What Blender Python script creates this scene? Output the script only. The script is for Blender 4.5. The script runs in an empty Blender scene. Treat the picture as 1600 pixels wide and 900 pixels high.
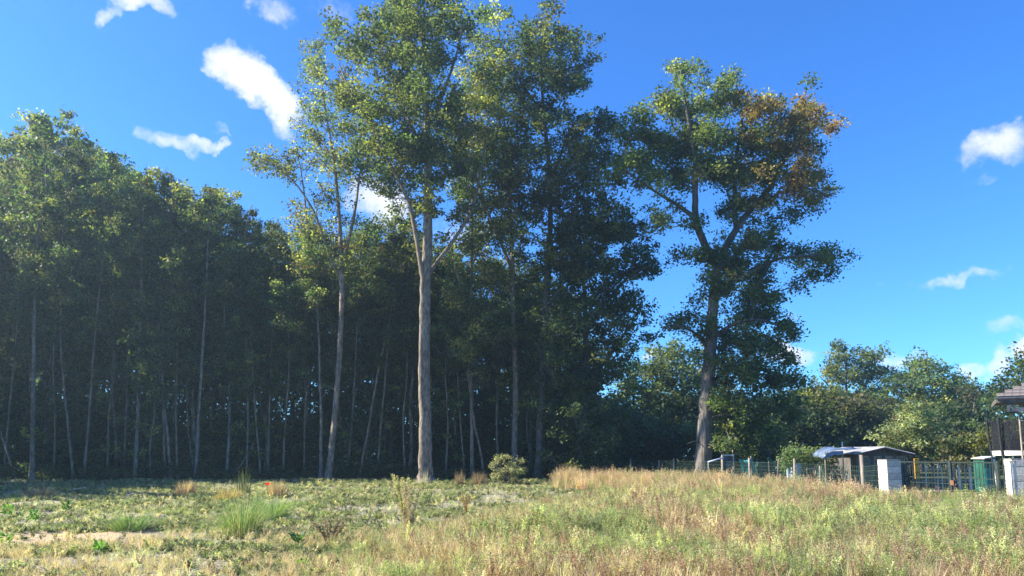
import bpy, math, random
import numpy as np
from mathutils import Vector

# ------------------------------------------------------------------ camera, light, exposure
S = bpy.context.scene
C = S.collection
F = 1160.0; CX = 800.0; CY = 570.0; PITCH = math.radians(7.0); EYE = 1.6
cam_d = bpy.data.cameras.new("camera"); cam = bpy.data.objects.new("camera", cam_d); C.objects.link(cam)
cam.location = (0, 0, EYE); cam.rotation_euler = (math.radians(90) + PITCH, 0, 0)
cam_d.sensor_width = 36; cam_d.lens = 36 * F / 1600; cam_d.shift_y = 120 / 1600
cam_d.clip_start = 0.1; cam_d.clip_end = 3000
S.camera = cam
SUN_EL = math.radians(34); SUN_FWD = math.radians(1)       # sun: left of the view and a little ahead
sdir = Vector((-math.cos(SUN_EL) * math.cos(SUN_FWD), math.cos(SUN_EL) * math.sin(SUN_FWD), math.sin(SUN_EL)))
sun_d = bpy.data.lights.new("sun", 'SUN'); sun_d.energy = 5.0; sun_d.angle = math.radians(0.5)
sun_d.color = (1.0, 0.92, 0.78)
sun = bpy.data.objects.new("sun", sun_d); C.objects.link(sun)
sun.location = (-60, 20, 60); sun.rotation_euler = (-sdir).to_track_quat('-Z', 'Y').to_euler()
S.view_settings.view_transform = 'Standard'; S.view_settings.look = 'None'
S.view_settings.exposure = 1.52; S.view_settings.gamma = 1
SKY_STRENGTH = 0.066
S.render.engine = 'CYCLES'
S.cycles.max_bounces = 8; S.cycles.transparent_max_bounces = 8
S.cycles.diffuse_bounces = 4; S.cycles.transmission_bounces = 4

def ray(px, py):
    u = (px - CX) / F; v = (CY - py) / F
    return np.array([u, math.cos(PITCH) - v * math.sin(PITCH), math.sin(PITCH) + v * math.cos(PITCH)])
def P(px, py, Y):
    r = ray(px, py); return np.array([0, 0, EYE]) + r * (Y / r[1])
def PA(px, py, Y):                                           # arrays
    u = (px - CX) / F; v = (CY - py) / F
    ry = math.cos(PITCH) - v * math.sin(PITCH); rz = math.sin(PITCH) + v * math.cos(PITCH)
    return np.stack([u * Y / ry, Y, EYE + rz * Y / ry], -1)
def gz(x, y):                                                # ground relief
    x = np.asarray(x, float); y = np.asarray(y, float)
    near = np.clip(1 - np.abs(y - 24) / 60, 0, 1)
    return near * (0.05 * np.sin(x * .55 + 1.3) * np.sin(y * .42 + .4) + 0.03 * np.sin(x * 1.7 + y * .9) +
                   0.018 * np.sin(x * 3.1 - y * 2.3 + 2) + 0.04 * np.sin(x * .21 - y * .33)) * 0.9 - 0.02
def X_at(px, Y): return (px - CX) / F * Y / (math.cos(PITCH) - 0 * math.sin(PITCH)) * 1.0
def GX(px, Y):                                               # ground point seen in column px at distance Y
    x = 0.0
    for _ in range(3):
        py = 712.4 + 1.6 * F / Y; x = P(px, min(py, 1200), Y)[0]
    return np.array([x, Y, float(gz(x, Y))])
def Yof(py): return 1.6 * F / (py - 712.4)

# ------------------------------------------------------------------ world: sky and clouds
W = bpy.data.worlds.new("World"); S.world = W; W.use_nodes = True
nt = W.node_tree; N = nt.nodes; L = nt.links
bg = N['Background']; bg.inputs['Strength'].default_value = SKY_STRENGTH
sky = N.new('ShaderNodeTexSky'); sky.sky_type = 'NISHITA'; sky.sun_disc = False
sky.sun_elevation = SUN_EL; sky.sun_rotation = math.atan2(sdir.x, sdir.y)
sky.air_density = 1.0; sky.dust_density = 0.35; sky.ozone_density = 2.0; sky.altitude = 50
hs = N.new('ShaderNodeHueSaturation'); hs.inputs['Saturation'].default_value = 1.12; hs.inputs['Value'].default_value = 1.0
tn = N.new('ShaderNodeMix'); tn.data_type = 'RGBA'; tn.blend_type = 'MULTIPLY'; tn.inputs['Factor'].default_value = 1; tn.inputs['B'].default_value = (.47, .97, 1.62, 1)
hs.inputs['Hue'].default_value = 0.5
L.new(sky.outputs[0], hs.inputs['Color'])
tc = N.new('ShaderNodeTexCoord')
def M(op, a, b=None, c=None, clamp=False):
    n = N.new('ShaderNodeMath'); n.operation = op; n.use_clamp = clamp
    for i, v in enumerate((a, b, c)):
        if v is None: continue
        if isinstance(v, (int, float)): n.inputs[i].default_value = v
        else: L.new(v, n.inputs[i])
    return n.outputs[0]
def VD(vec):
    n = N.new('ShaderNodeVectorMath'); n.operation = 'DOT_PRODUCT'
    L.new(WARP, n.inputs[0]); n.inputs[1].default_value = vec; return n.outputs['Value']
def wnoise(scale, detail, rough, out='Fac'):
    n = N.new('ShaderNodeTexNoise'); n.inputs['Scale'].default_value = scale; n.inputs['Detail'].default_value = detail
    n.inputs['Roughness'].default_value = rough; L.new(tc.outputs['Generated'], n.inputs['Vector']); return n.outputs[out]
def warp(scale, amt, base_):
    c_ = wnoise(scale, 4, .6, 'Color'); a_ = N.new('ShaderNodeVectorMath'); a_.operation = 'MULTIPLY_ADD'; L.new(c_, a_.inputs[0]); a_.inputs[1].default_value = (amt,) * 3
    b_ = N.new('ShaderNodeVectorMath'); b_.operation = 'SUBTRACT'; L.new(base_, b_.inputs[0]); b_.inputs[1].default_value = (amt * .5,) * 3; L.new(b_.outputs[0], a_.inputs[2]); return a_.outputs[0]
WARP = warp(34, .035, warp(11, .05, tc.outputs['Generated']))
n1 = wnoise(22, 7, .62); n2 = wnoise(7, 3, .5); n3 = wnoise(60, 4, .6)
# px, py, rx, ry, tilt(deg, clockwise on screen), density, softness
clouds = [
    (385, 118, 62, 34, 35, 1.5, 1), (428, 160, 45, 26, 52, 1.4, 1), (345, 105, 30, 14, 10, .8, 1),
    (215, 8, 55, 14, -8, 1.0, 1), (170, 28, 22, 14, -60, .6, 1), (430, 14, 40, 18, 15, .65, 1), (520, 20, 55, 22, 20, .45, 1),
    (270, 222, 44, 15, 12, .9, 1), (322, 222, 34, 13, -20, .8, 1), (342, 192, 18, 9, 20, .4, 1),
    (600, 320, 55, 42, 25, 1.2, 1), (720, 360, 60, 34, 0, .6, 1),
    (1560, 228, 48, 34, 5, .95, 1), (1535, 288, 24, 10, 0, .35, 1), (1345, 300, 22, 7, 0, .25, 1),
    (1500, 436, 60, 12, 0, .42, 1), (1555, 430, 22, 12, 10, .4, 1), (1378, 450, 14, 8, 0, .2, 1),
    (1225, 548, 46, 22, 14, 1.0, 1), (1240, 480, 20, 9, 0, .3, 1), (1565, 514, 44, 15, 0, .5, 1),
    (1400, 558, 50, 15, -8, .6, 1), (1520, 580, 22, 12, -5, .8, 1), (1560, 568, 24, 17, -40, .9, 1), (1602, 548, 18, 18, -20, 1.1, 1), (1018, 552, 14, 11, 0, .8, 1),
]
total = None
def cloud(d, rx, ry, tilt, dens, acc):
    d = Vector(d).normalized(); rt = d.cross(Vector((0, 0, 1))).normalized(); up = rt.cross(d)
    t = math.radians(tilt); a = rt * math.cos(t) - up * math.sin(t); b = up * math.cos(t) + rt * math.sin(t)
    u = M('DIVIDE', VD(a), rx); v = M('DIVIDE', VD(b), ry)
    r2 = M('MULTIPLY_ADD', u, u, M('MULTIPLY', v, v))
    e = M('MULTIPLY', M('SUBTRACT', 1.0, r2, clamp=True), dens)
    e = M('MULTIPLY', e, M('GREATER_THAN', VD(d), 0.0))
    return e if acc is None else M('MAXIMUM', acc, e)
for (px, py, rx, ry, tl, de, _) in clouds:
    total = cloud(ray(px, py), rx / F * 1.1, ry / F * 1.12, tl, de, total)
rr = random.Random(5)
for k in range(16):                                          # the same scattered clouds all round the sky
    az = math.radians(rr.uniform(50, 310)); el = math.radians(rr.uniform(8, 60))
    total = cloud((math.sin(az) * math.cos(el), math.cos(az) * math.cos(el), math.sin(el)), rr.uniform(.05, .12), rr.uniform(.02, .05),
                  rr.uniform(-30, 30), rr.uniform(.5, 1.2), total)
nz = M('ADD', M('MULTIPLY_ADD', n1, 2.6, -1.3), M('MULTIPLY_ADD', n2, 1.2, -.6))
nz = M('ADD', nz, M('MULTIPLY_ADD', n3, 1.2, -.6))
gate = M('MULTIPLY', total, 3.0, clamp=True)
cf = M('MULTIPLY', M('ADD', total, M('MULTIPLY', nz, .62)), gate)
mr = N.new('ShaderNodeMapRange'); mr.interpolation_type = 'SMOOTHSTEP'; L.new(cf, mr.inputs['Value'])
mr.inputs['From Min'].default_value = 0.05; mr.inputs['From Max'].default_value = 1.3
mr.inputs['To Max'].default_value = .97
cmix = N.new('ShaderNodeMix'); cmix.data_type = 'RGBA'; L.new(mr.outputs[0], cmix.inputs['Factor'])
L.new(hs.outputs[0], tn.inputs['A']); L.new(tn.outputs['Result'], cmix.inputs['A']); cmix.inputs['B'].default_value = (6.0, 6.15, 6.5, 1)
L.new(cmix.outputs['Result'], bg.inputs['Color'])

# ------------------------------------------------------------------ helpers: objects and meshes
def tag(o, label=None, cat=None, group=None, kind=None):
    if label: o['label'] = label
    if cat: o['category'] = cat
    if group: o['group'] = group
    if kind: o['kind'] = kind
    return o
def empty(name, loc, label, cat, group=None, rz=0):
    o = bpy.data.objects.new(name, None); C.objects.link(o); o.location = [float(v) for v in loc]
    o.rotation_euler = (0, 0, rz); o.empty_display_size = .3
    return tag(o, label, cat, group)
def link(name, me, parent=None, mat=None):
    o = bpy.data.objects.new(name, me); C.objects.link(o)
    if mat is not None and len(me.materials) == 0: me.materials.append(mat)
    if parent: o.parent = parent
    return o
def mesh_np(name, verts, faces, col=None, smooth=False):     # faces: (n,4) or (n,3) array
    me = bpy.data.meshes.new(name); verts = np.asarray(verts, np.float32); faces = np.asarray(faces, np.int32)
    me.vertices.add(len(verts)); me.vertices.foreach_set('co', verts.ravel())
    k = faces.shape[1]; me.loops.add(faces.size); me.loops.foreach_set('vertex_index', faces.ravel())
    me.polygons.add(len(faces)); me.polygons.foreach_set('loop_start', np.arange(0, faces.size, k, dtype=np.int32))
    if smooth: me.polygons.foreach_set('use_smooth', np.ones(len(faces), bool))
    me.update(calc_edges=True)
    if col is not None:
        a = me.color_attributes.new('tint', 'FLOAT_COLOR', 'POINT')
        c = np.ones((len(verts), 4), np.float32); c[:, :3] = col; a.data.foreach_set('color', c.ravel())
    return me
class MB:                                                    # boxes, tubes, sheets merged into one part
    def __init__(s): s.v = []; s.f = []; s.n = 0
    def add(s, v, f):
        s.v += [tuple(float(c) for c in p) for p in v]; s.f += [tuple(i + s.n for i in q) for q in f]; s.n = len(s.v); return s
    def box(s, c, size, rz=0, ry=0, rx=0, bev=0):
        hx, hy, hz = [d / 2 for d in size]
        from mathutils import Euler
        R = Euler((rx, ry, rz)).to_matrix()
        if bev <= 0:
            vs = [Vector((x, y, z)) for x in (-hx, hx) for y in (-hy, hy) for z in (-hz, hz)]
            fs = [(0, 1, 3, 2), (4, 6, 7, 5), (0, 4, 5, 1), (2, 3, 7, 6), (0, 2, 6, 4), (1, 5, 7, 3)]
        else:
            b = bev; ring = [(-hx + b, -hy), (hx - b, -hy), (hx, -hy + b), (hx, hy - b), (hx - b, hy), (-hx + b, hy), (-hx, hy - b), (-hx, -hy + b)]
            inn = [(x * (1 - b / hx), y * (1 - b / hy)) for x, y in ring]
            vs = [Vector((x, y, z)) for z, rg in ((-hz, inn), (-hz + b, ring), (hz - b, ring), (hz, inn)) for x, y in rg]
            fs = [tuple(range(7, -1, -1)), tuple(range(24, 32))]
            for k in range(3):
                for i in range(8): j = (i + 1) % 8; fs.append((k * 8 + i, k * 8 + j, k * 8 + 8 + j, k * 8 + 8 + i))
        return s.add([Vector(c) + R @ v for v in vs], fs)
    def tube(s, pts, rad, sides=6):
        v, f = tube_np([(np.array(pts, float), np.array(rad if hasattr(rad, '__len__') else [rad] * len(pts), float))], sides, cap=True)
        n = len(pts)
        return s.add(v, [tuple(q) for q in f] + [tuple(range(sides - 1, -1, -1)), tuple(range((n - 1) * sides, n * sides))])
    def build(s, name, mat, parent=None, smooth=False):
        me = bpy.data.meshes.new(name); me.from_pydata(s.v, [], s.f); me.update()
        if smooth: me.polygons.foreach_set('use_smooth', [True] * len(me.polygons))
        return link(name, me, parent, mat)
def tube_np(lines, sides, cap=False, wob=0, rng=None):
    V = []; Fq = []; n0 = 0
    ang = np.arange(sides) / sides * 2 * np.pi
    for pts, rad in lines:
        n = len(pts); t = np.gradient(pts, axis=0); t /= np.linalg.norm(t, axis=1, keepdims=True) + 1e-9
        ref = np.array([1, 0, 0.]) if abs(t[0, 0]) < .8 else np.array([0, 1, 0.])
        a = np.cross(t, ref); a /= np.linalg.norm(a, axis=1, keepdims=True) + 1e-9; b = np.cross(t, a)
        R = rad[:, None] * np.ones(sides)
        if wob and rng is not None:
            lob = 1 + wob * np.cos(3 * ang + rng.uniform(0, 6)) + wob * .6 * np.cos(5 * ang + rng.uniform(0, 6))
            R = R * lob * (1 + rng.normal(0, wob * .5, (n, sides)))
        v = pts[:, None] + R[..., None] * (np.cos(ang)[None, :, None] * a[:, None] + np.sin(ang)[None, :, None] * b[:, None])
        V.append(v.reshape(-1, 3))
        i = np.arange(n - 1)[:, None] * sides + np.arange(sides)[None]; j = np.arange(n - 1)[:, None] * sides + (np.arange(sides)[None] + 1) % sides
        Fq.append(np.stack([i, j, j + sides, i + sides], -1).reshape(-1, 4) + n0); n0 += n * sides
    return np.concatenate(V), np.concatenate(Fq)
def smooth_line(pts, rad, m):                                # Catmull-Rom resample
    pts = np.asarray(pts, float); n = len(pts)
    p = np.vstack([2 * pts[0] - pts[1], pts, 2 * pts[-1] - pts[-2]])
    t = np.linspace(0, n - 1 - 1e-6, m); i = t.astype(int); u = (t - i)[:, None]
    a, b, c, d = p[i], p[i + 1], p[i + 2], p[i + 3]
    out = .5 * ((2 * b) + (-a + c) * u + (2 * a - 5 * b + 4 * c - d) * u ** 2 + (-a + 3 * b - 3 * c + d) * u ** 3)
    return out, np.interp(t, np.arange(n), rad)

# ------------------------------------------------------------------ materials
def mat(name, col, rough=.8, **kw):
    m = bpy.data.materials.new(name); m.use_nodes = True; nt = m.node_tree; n = nt.nodes; l = nt.links
    b = n['Principled BSDF']; b.inputs['Roughness'].default_value = rough; b.inputs['Metallic'].default_value = kw.get('metal', 0)
    b.inputs['Specular IOR Level'].default_value = kw.get('spec', .3)
    tcn = n.new('ShaderNodeTexCoord'); mp = n.new('ShaderNodeMapping'); mp.inputs['Scale'].default_value = kw.get('stretch', (1, 1, 1))
    l.new(tcn.outputs['Object'], mp.inputs[0])
    nz = n.new('ShaderNodeTexNoise'); nz.inputs['Scale'].default_value = kw.get('scale', 6); nz.inputs['Detail'].default_value = 8
    nz.inputs['Roughness'].default_value = .65
    l.new(mp.outputs[0], nz.inputs['Vector'])
    cr = n.new('ShaderNodeValToRGB'); v = kw.get('var', .25)
    c2 = kw.get('col2', tuple(c * (1 - v) for c in col)); c1 = tuple(min(1, c * (1 + v)) for c in col) if 'col2' not in kw else col
    cr.color_ramp.elements[0].color = (*c2, 1); cr.color_ramp.elements[1].color = (*c1, 1)
    cr.color_ramp.elements[0].position = .38; cr.color_ramp.elements[1].position = .62
    l.new(nz.outputs['Fac'], cr.inputs[0])
    n2_ = n.new('ShaderNodeTexNoise'); n2_.inputs['Scale'].default_value = 1.7; n2_.inputs['Detail'].default_value = 5; l.new(tcn.outputs['Object'], n2_.inputs['Vector'])
    m2 = n.new('ShaderNodeMapRange'); m2.inputs['From Min'].default_value = .35; m2.inputs['From Max'].default_value = .65; m2.inputs['To Min'].default_value = kw.get('stain', .72); m2.inputs['To Max'].default_value = 1.12; l.new(n2_.outputs['Fac'], m2.inputs[0])
    h2 = n.new('ShaderNodeHueSaturation'); l.new(cr.outputs[0], h2.inputs['Color']); l.new(m2.outputs[0], h2.inputs['Value']); l.new(h2.outputs[0], b.inputs['Base Color'])
    bp = n.new('ShaderNodeBump'); bp.inputs['Strength'].default_value = kw.get('bump', .3); bp.inputs['Distance'].default_value = kw.get('bd', .02)
    l.new(nz.outputs['Fac'], bp.inputs['Height']); l.new(bp.outputs[0], b.inputs['Normal'])
    return m
def leaf_mat(name, base=None, transl=.4, rough=.5, var=.35, instancer=False, spec=.35, field=False):
    m = bpy.data.materials.new(name); m.use_nodes = True; nt = m.node_tree; n = nt.nodes; l = nt.links
    b = n['Principled BSDF']; b.inputs['Roughness'].default_value = rough; b.inputs['Specular IOR Level'].default_value = spec
    if base is None:
        a = n.new('ShaderNodeAttribute'); a.attribute_name = 'tint'; a.attribute_type = 'INSTANCER' if instancer else 'GEOMETRY'; col = a.outputs['Color']
    else:
        a = n.new('ShaderNodeRGB'); a.outputs[0].default_value = (*base, 1); col = a.outputs[0]
    oi = n.new('ShaderNodeObjectInfo'); mr = n.new('ShaderNodeMapRange')
    mr.inputs['To Min'].default_value = 1 - var; mr.inputs['To Max'].default_value = 1 + var
    l.new(oi.outputs['Random'], mr.inputs['Value'])
    hs = n.new('ShaderNodeHueSaturation'); l.new(col, hs.inputs['Color']); l.new(mr.outputs[0], hs.inputs['Value'])
    mr2 = n.new('ShaderNodeMapRange'); mr2.inputs['To Min'].default_value = .515; mr2.inputs['To Max'].default_value = .485
    ml = n.new('ShaderNodeMath'); ml.operation = 'MULTIPLY'; ml.inputs[1].default_value = 7.31; fr = n.new('ShaderNodeMath'); fr.operation = 'FRACT'
    l.new(oi.outputs['Random'], ml.inputs[0]); l.new(ml.outputs[0], fr.inputs[0]); l.new(fr.outputs[0], mr2.inputs['Value']); l.new(mr2.outputs[0], hs.inputs['Hue'])
    l.new(hs.outputs[0], b.inputs['Base Color'])
    tr = n.new('ShaderNodeBsdfTranslucent'); g = n.new('ShaderNodeMix'); g.data_type = 'RGBA'; g.blend_type = 'MULTIPLY'; g.inputs['Factor'].default_value = 1
    l.new(hs.outputs[0], g.inputs['A']); g.inputs['B'].default_value = (1.7, 1.9, .9, 1); l.new(g.outputs['Result'], tr.inputs['Color'])
    mx = n.new('ShaderNodeMixShader'); mx.inputs[0].default_value = transl
    l.new(b.outputs[0], mx.inputs[1]); l.new(tr.outputs[0], mx.inputs[2]); l.new(mx.outputs[0], n['Material Output'].inputs[0])
    return m
M_leaf = leaf_mat('tree_leaves', transl=.5, rough=.55, spec=.3); M_field = leaf_mat('field_plants', instancer=True, transl=.45, var=.25, rough=.6)
M_barkpale = mat('pale_bark', (.34, .28, .215), .9, scale=7, stretch=(1.6, 1.6, .35), col2=(.085, .072, .058), bump=1, bd=.05)
M_stem = mat('stem_bark', (.29, .225, .165), .9, scale=5, stretch=(1, 1, .3), col2=(.12, .095, .07), bump=.8, bd=.03)
M_barkrough = mat('ridged_bark', (.25, .22, .19), .95, scale=5, stretch=(2.2, 2.2, .35), col2=(.085, .075, .065), bump=1, bd=.05)
M_barkdark = mat('dark_bark', (.13, .115, .10), .95, scale=5, stretch=(1, 1, .3), col2=(.05, .045, .04), bump=.9, bd=.03)
M_twig = mat('twig_bark', (.16, .14, .12), .9, scale=4, bump=.3)
M_wood = mat('weathered_wood', (.40, .33, .26), .9, scale=4, stretch=(3, 3, .4), col2=(.22, .18, .14), bump=.5)
M_greywood = mat('grey_boards', (.12, .108, .098), .9, scale=4, stretch=(3, 3, .4), bump=.4)
M_block = mat('concrete_block', (.55, .50, .44), .95, scale=22, var=.22, bump=.6, bd=.01)
M_mortar = mat('mortar', (.36, .35, .33), .95, scale=30, var=.2)
M_white = mat('white_paint', (.62, .60, .56), .6, scale=8, var=.12, bump=.1)
M_darkmetal = mat('dark_green_metal', (.03, .045, .04), .5, scale=20, var=.3, metal=.2)
M_wire = mat('green_wire', (.06, .10, .07), .5, scale=20, var=.2)
M_roof = mat('corrugated_sheet', (.42, .41, .40), .6, scale=3, var=.25, bump=.15)
M_tiles = mat('grey_roof_tiles', (.15, .13, .125), .85, scale=6, var=.3, bump=.4)
M_bluesheet = mat('blue_sheet', (.13, .18, .27), .35, scale=3, var=.25, bump=.2)
M_paleblue = mat('pale_blue_plastic', (.38, .46, .57), .45, scale=6, var=.15, bump=.1)
M_teal = mat('teal_sheet', (.03, .25, .25), .5, scale=3, var=.3, bump=.4)
M_greenpl = mat('green_plastic', (.025, .10, .07), .5, scale=5, var=.2, bump=.1)
M_yellow = mat('yellow_plastic', (.48, .26, .03), .5, scale=8, var=.12, bump=.1)
M_slate = mat('slate_panel', (.05, .06, .08), .6, scale=5, var=.3, bump=.1)
M_glass = mat('dark_glass', (.02, .025, .03), .12, scale=2, var=.2, bump=0, spec=.6)
M_net = mat('black_netting', (.02, .02, .025), .7, scale=9, var=.2)
M_render = mat('cream_render', (.50, .47, .42), .9, scale=10, var=.1, bump=.2)

# ------------------------------------------------------------------ the ground, one sheet to the horizon
def ground():
    xs = np.unique(np.concatenate([np.linspace(-900, -60, 12), np.linspace(-60, 60, 301), np.linspace(60, 900, 12)]))
    ys = np.unique(np.concatenate([np.linspace(-200, 0, 6), np.linspace(0, 70, 201), np.linspace(70, 1500, 16)]))
    X, Y = np.meshgrid(xs, ys); Z = gz(X, Y)
    v = np.stack([X, Y, Z], -1).reshape(-1, 3); nx = len(xs)
    i = np.arange(len(ys) - 1)[:, None] * nx + np.arange(nx - 1)[None]
    f = np.stack([i, i + 1, i + nx + 1, i + nx], -1).reshape(-1, 4)
    me = mesh_np('ground', v, f, smooth=True)
    m = bpy.data.materials.new('field_soil'); m.use_nodes = True; nt = m.node_tree; n = nt.nodes; l = nt.links
    b = n['Principled BSDF']; b.inputs['Roughness'].default_value = .95; b.inputs['Specular IOR Level'].default_value = .1
    g = n.new('ShaderNodeNewGeometry')
    def nz(sc, d=6, r=.6):
        t = n.new('ShaderNodeTexNoise'); t.inputs['Scale'].default_value = sc; t.inputs['Detail'].default_value = d; t.inputs['Roughness'].default_value = r
        l.new(g.outputs['Position'], t.inputs['Vector']); return t.outputs['Fac']
    def mix(f, a, b):
        x = n.new('ShaderNodeMix'); x.data_type = 'RGBA'; l.new(f, x.inputs['Factor'])
        for s, v in (('A', a), ('B', b)):
            if isinstance(v, tuple): x.inputs[s].default_value = (*v, 1)
            else: l.new(v, x.inputs[s])
        return x.outputs['Result']
    def step(f, a, b):
        x = n.new('ShaderNodeMapRange'); l.new(f, x.inputs[0]); x.inputs['From Min'].default_value = a; x.inputs['From Max'].default_value = b; return x.outputs[0]
    c = mix(step(nz(9), .35, .65), (.23, .205, .165), (.37, .33, .28))
    c = mix(step(nz(45, 3), .45, .7), c, (.10, .085, .065))
    c = mix(step(nz(1.1), .50, .62), c, (.15, .16, .07))
    c = mix(step(nz(3.2), .56, .66), c, (.24, .20, .10))
    # sandy bare patch, left foreground
    sp = n.new('ShaderNodeVectorMath'); sp.operation = 'DISTANCE'; l.new(g.outputs['Position'], sp.inputs[0]); q = GX(75, 15.0); sp.inputs[1].default_value = q
    ad = n.new('ShaderNodeMath'); ad.operation = 'MULTIPLY_ADD'; l.new(nz(2.5), ad.inputs[0]); ad.inputs[1].default_value = 2.4; l.new(sp.outputs['Value'], ad.inputs[2])
    c = mix(step(ad.outputs[0], 3.1, 2.5), c, (.50, .38, .23))
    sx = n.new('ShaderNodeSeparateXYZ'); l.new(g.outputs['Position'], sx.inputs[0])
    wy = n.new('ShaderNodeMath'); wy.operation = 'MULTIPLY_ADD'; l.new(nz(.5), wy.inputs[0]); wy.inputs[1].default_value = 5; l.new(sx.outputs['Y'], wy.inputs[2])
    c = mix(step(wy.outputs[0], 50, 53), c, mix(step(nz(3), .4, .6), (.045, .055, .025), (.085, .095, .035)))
    gx_ = n.new('ShaderNodeMath'); gx_.operation = 'MULTIPLY_ADD'; l.new(sx.outputs['Y'], gx_.inputs[0]); gx_.inputs[1].default_value = .06; l.new(sx.outputs['X'], gx_.inputs[2])
    c = mix(step(gx_.outputs[0], 13.4, 13.9), c, mix(step(nz(3), .4, .6), (.05, .065, .025), (.10, .115, .04)))     # garden lawn
    l.new(c, b.inputs['Base Color'])
    bp = n.new('ShaderNodeBump'); bp.inputs['Distance'].default_value = .06; bp.inputs['Strength'].default_value = .8
    l.new(nz(12, 10, .7), bp.inputs['Height']); l.new(bp.outputs[0], b.inputs['Normal'])
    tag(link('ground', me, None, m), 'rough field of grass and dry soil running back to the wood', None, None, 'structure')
ground()

# ------------------------------------------------------------------ tree tools
GREEN = np.array([.088, .122, .045]); YGREEN = np.array([.23, .235, .07]); DARK = np.array([.050, .074, .036])
OLIVE = np.array([.125, .118, .055]); RUST = np.array([.27, .145, .055]); BROWN = np.array([.14, .095, .045]); PALE = np.array([.15, .18, .09])
def in_poly(x, y, poly):
    poly = np.asarray(poly, float); r = np.zeros(len(x), bool); x2, y2 = poly[-1]
    for x1, y1 in poly:
        c = ((y1 > y) != (y2 > y)) & (x < (x2 - x1) * (y - y1) / (y2 - y1 + 1e-12) + x1); r ^= c; x2, y2 = x1, y1
    return r
def edge_dist(x, y, poly):
    poly = np.asarray(poly, float); d = np.full(len(x), 1e9); a = poly[-1]
    p = np.stack([x, y], -1)
    for b in poly:
        ab = b - a; t = np.clip(((p - a) @ ab) / (ab @ ab + 1e-9), 0, 1); d = np.minimum(d, np.linalg.norm(p - a - t[:, None] * ab, axis=1)); a = b
    return d
def clumps_poly(poly, Y, n, thick, rng, r=(.5, .9), holes=(), group=9, spread=.95):
    """clump centres inside an outline drawn at distance Y, spread in depth so the crown is as deep as it is wide"""
    poly = np.asarray(poly, float); lo = poly.min(0); hi = poly.max(0)
    def samp(k_):
        X_ = []; Y_ = []
        while len(X_) < k_:
            x = rng.uniform(lo[0], hi[0], k_ * 2); y = rng.uniform(lo[1], hi[1], k_ * 2); k = in_poly(x, y, poly)
            for (hx, hy, hr) in holes: k &= ((x - hx) ** 2 + (y - hy) ** 2) > hr * hr
            X_ += list(x[k]); Y_ += list(y[k])
        return np.array(X_[:k_]), np.array(Y_[:k_])
    nc = max(3, n // group); cx, cy = samp(nc * 6); ed = edge_dist(cx, cy, poly); m = ed.max() * .8
    cd = rng.uniform(-1, 1, len(cx)) * thick * np.sqrt(np.clip(ed / m, .06, 1)); cp = PA(cx, cy, Y + cd)
    chosen = [0]; dmin = np.linalg.norm(cp - cp[0], axis=1)
    for _ in range(nc - 1):                                   # bough centres kept apart, so gaps stay between them
        w_ = dmin * rng.uniform(.55, 1, len(cp)); j = int(np.argmax(w_)); chosen.append(j); dmin = np.minimum(dmin, np.linalg.norm(cp - cp[j], axis=1))
    c = cp[chosen]; which = rng.integers(0, nc, n); sig_ = np.array([spread, spread, spread * .55]) * rng.uniform(.7, 1.2, (nc, 1))
    g = rng.normal(size=(n, 3)) * sig_[which] * rng.uniform(.5, 1.2, (n, 1)); p = c[which] + g
    q = p - np.array([0, 0, EYE]); f_ = q[:, 1] * math.cos(PITCH) + q[:, 2] * math.sin(PITCH); u_ = -q[:, 1] * math.sin(PITCH) + q[:, 2] * math.cos(PITCH)
    x = CX + F * q[:, 0] / f_; y = CY - F * u_ / f_
    ok = in_poly(x, y, poly) | (rng.uniform(size=n) < .25)
    return p[ok], rng.uniform(*r, ok.sum()), x[ok], y[ok]
def clumps_list(lst, Y, thick, rng, dens=1.0):
    """(px, py, r_px) blobs, each filled with a few small clumps"""
    pts = []; rad = []; X = []; Yp = []; idx = []
    for i, b in enumerate(lst):
        px, py, rp = b[:3]; k = max(2, int(dens * (rp / 9.0) ** 2)); 
        a = rng.uniform(0, 2 * np.pi, k); q = rp * .8 * np.sqrt(rng.uniform(0, 1, k)); x = px + q * np.cos(a); y = py + q * np.sin(a) * .8
        off = rng.uniform(-1, 1) * thick; rw = rp / F * Y
        p = PA(x, y, Y + off + rng.uniform(-1, 1, k) * rw * 1.1)
        pts.append(p); rad.append(rng.uniform(.3, .52, k)); X.append(x); Yp.append(y); idx += [i] * k
    return np.concatenate(pts), np.concatenate(rad), np.concatenate(X), np.concatenate(Yp), np.array(idx)
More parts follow.
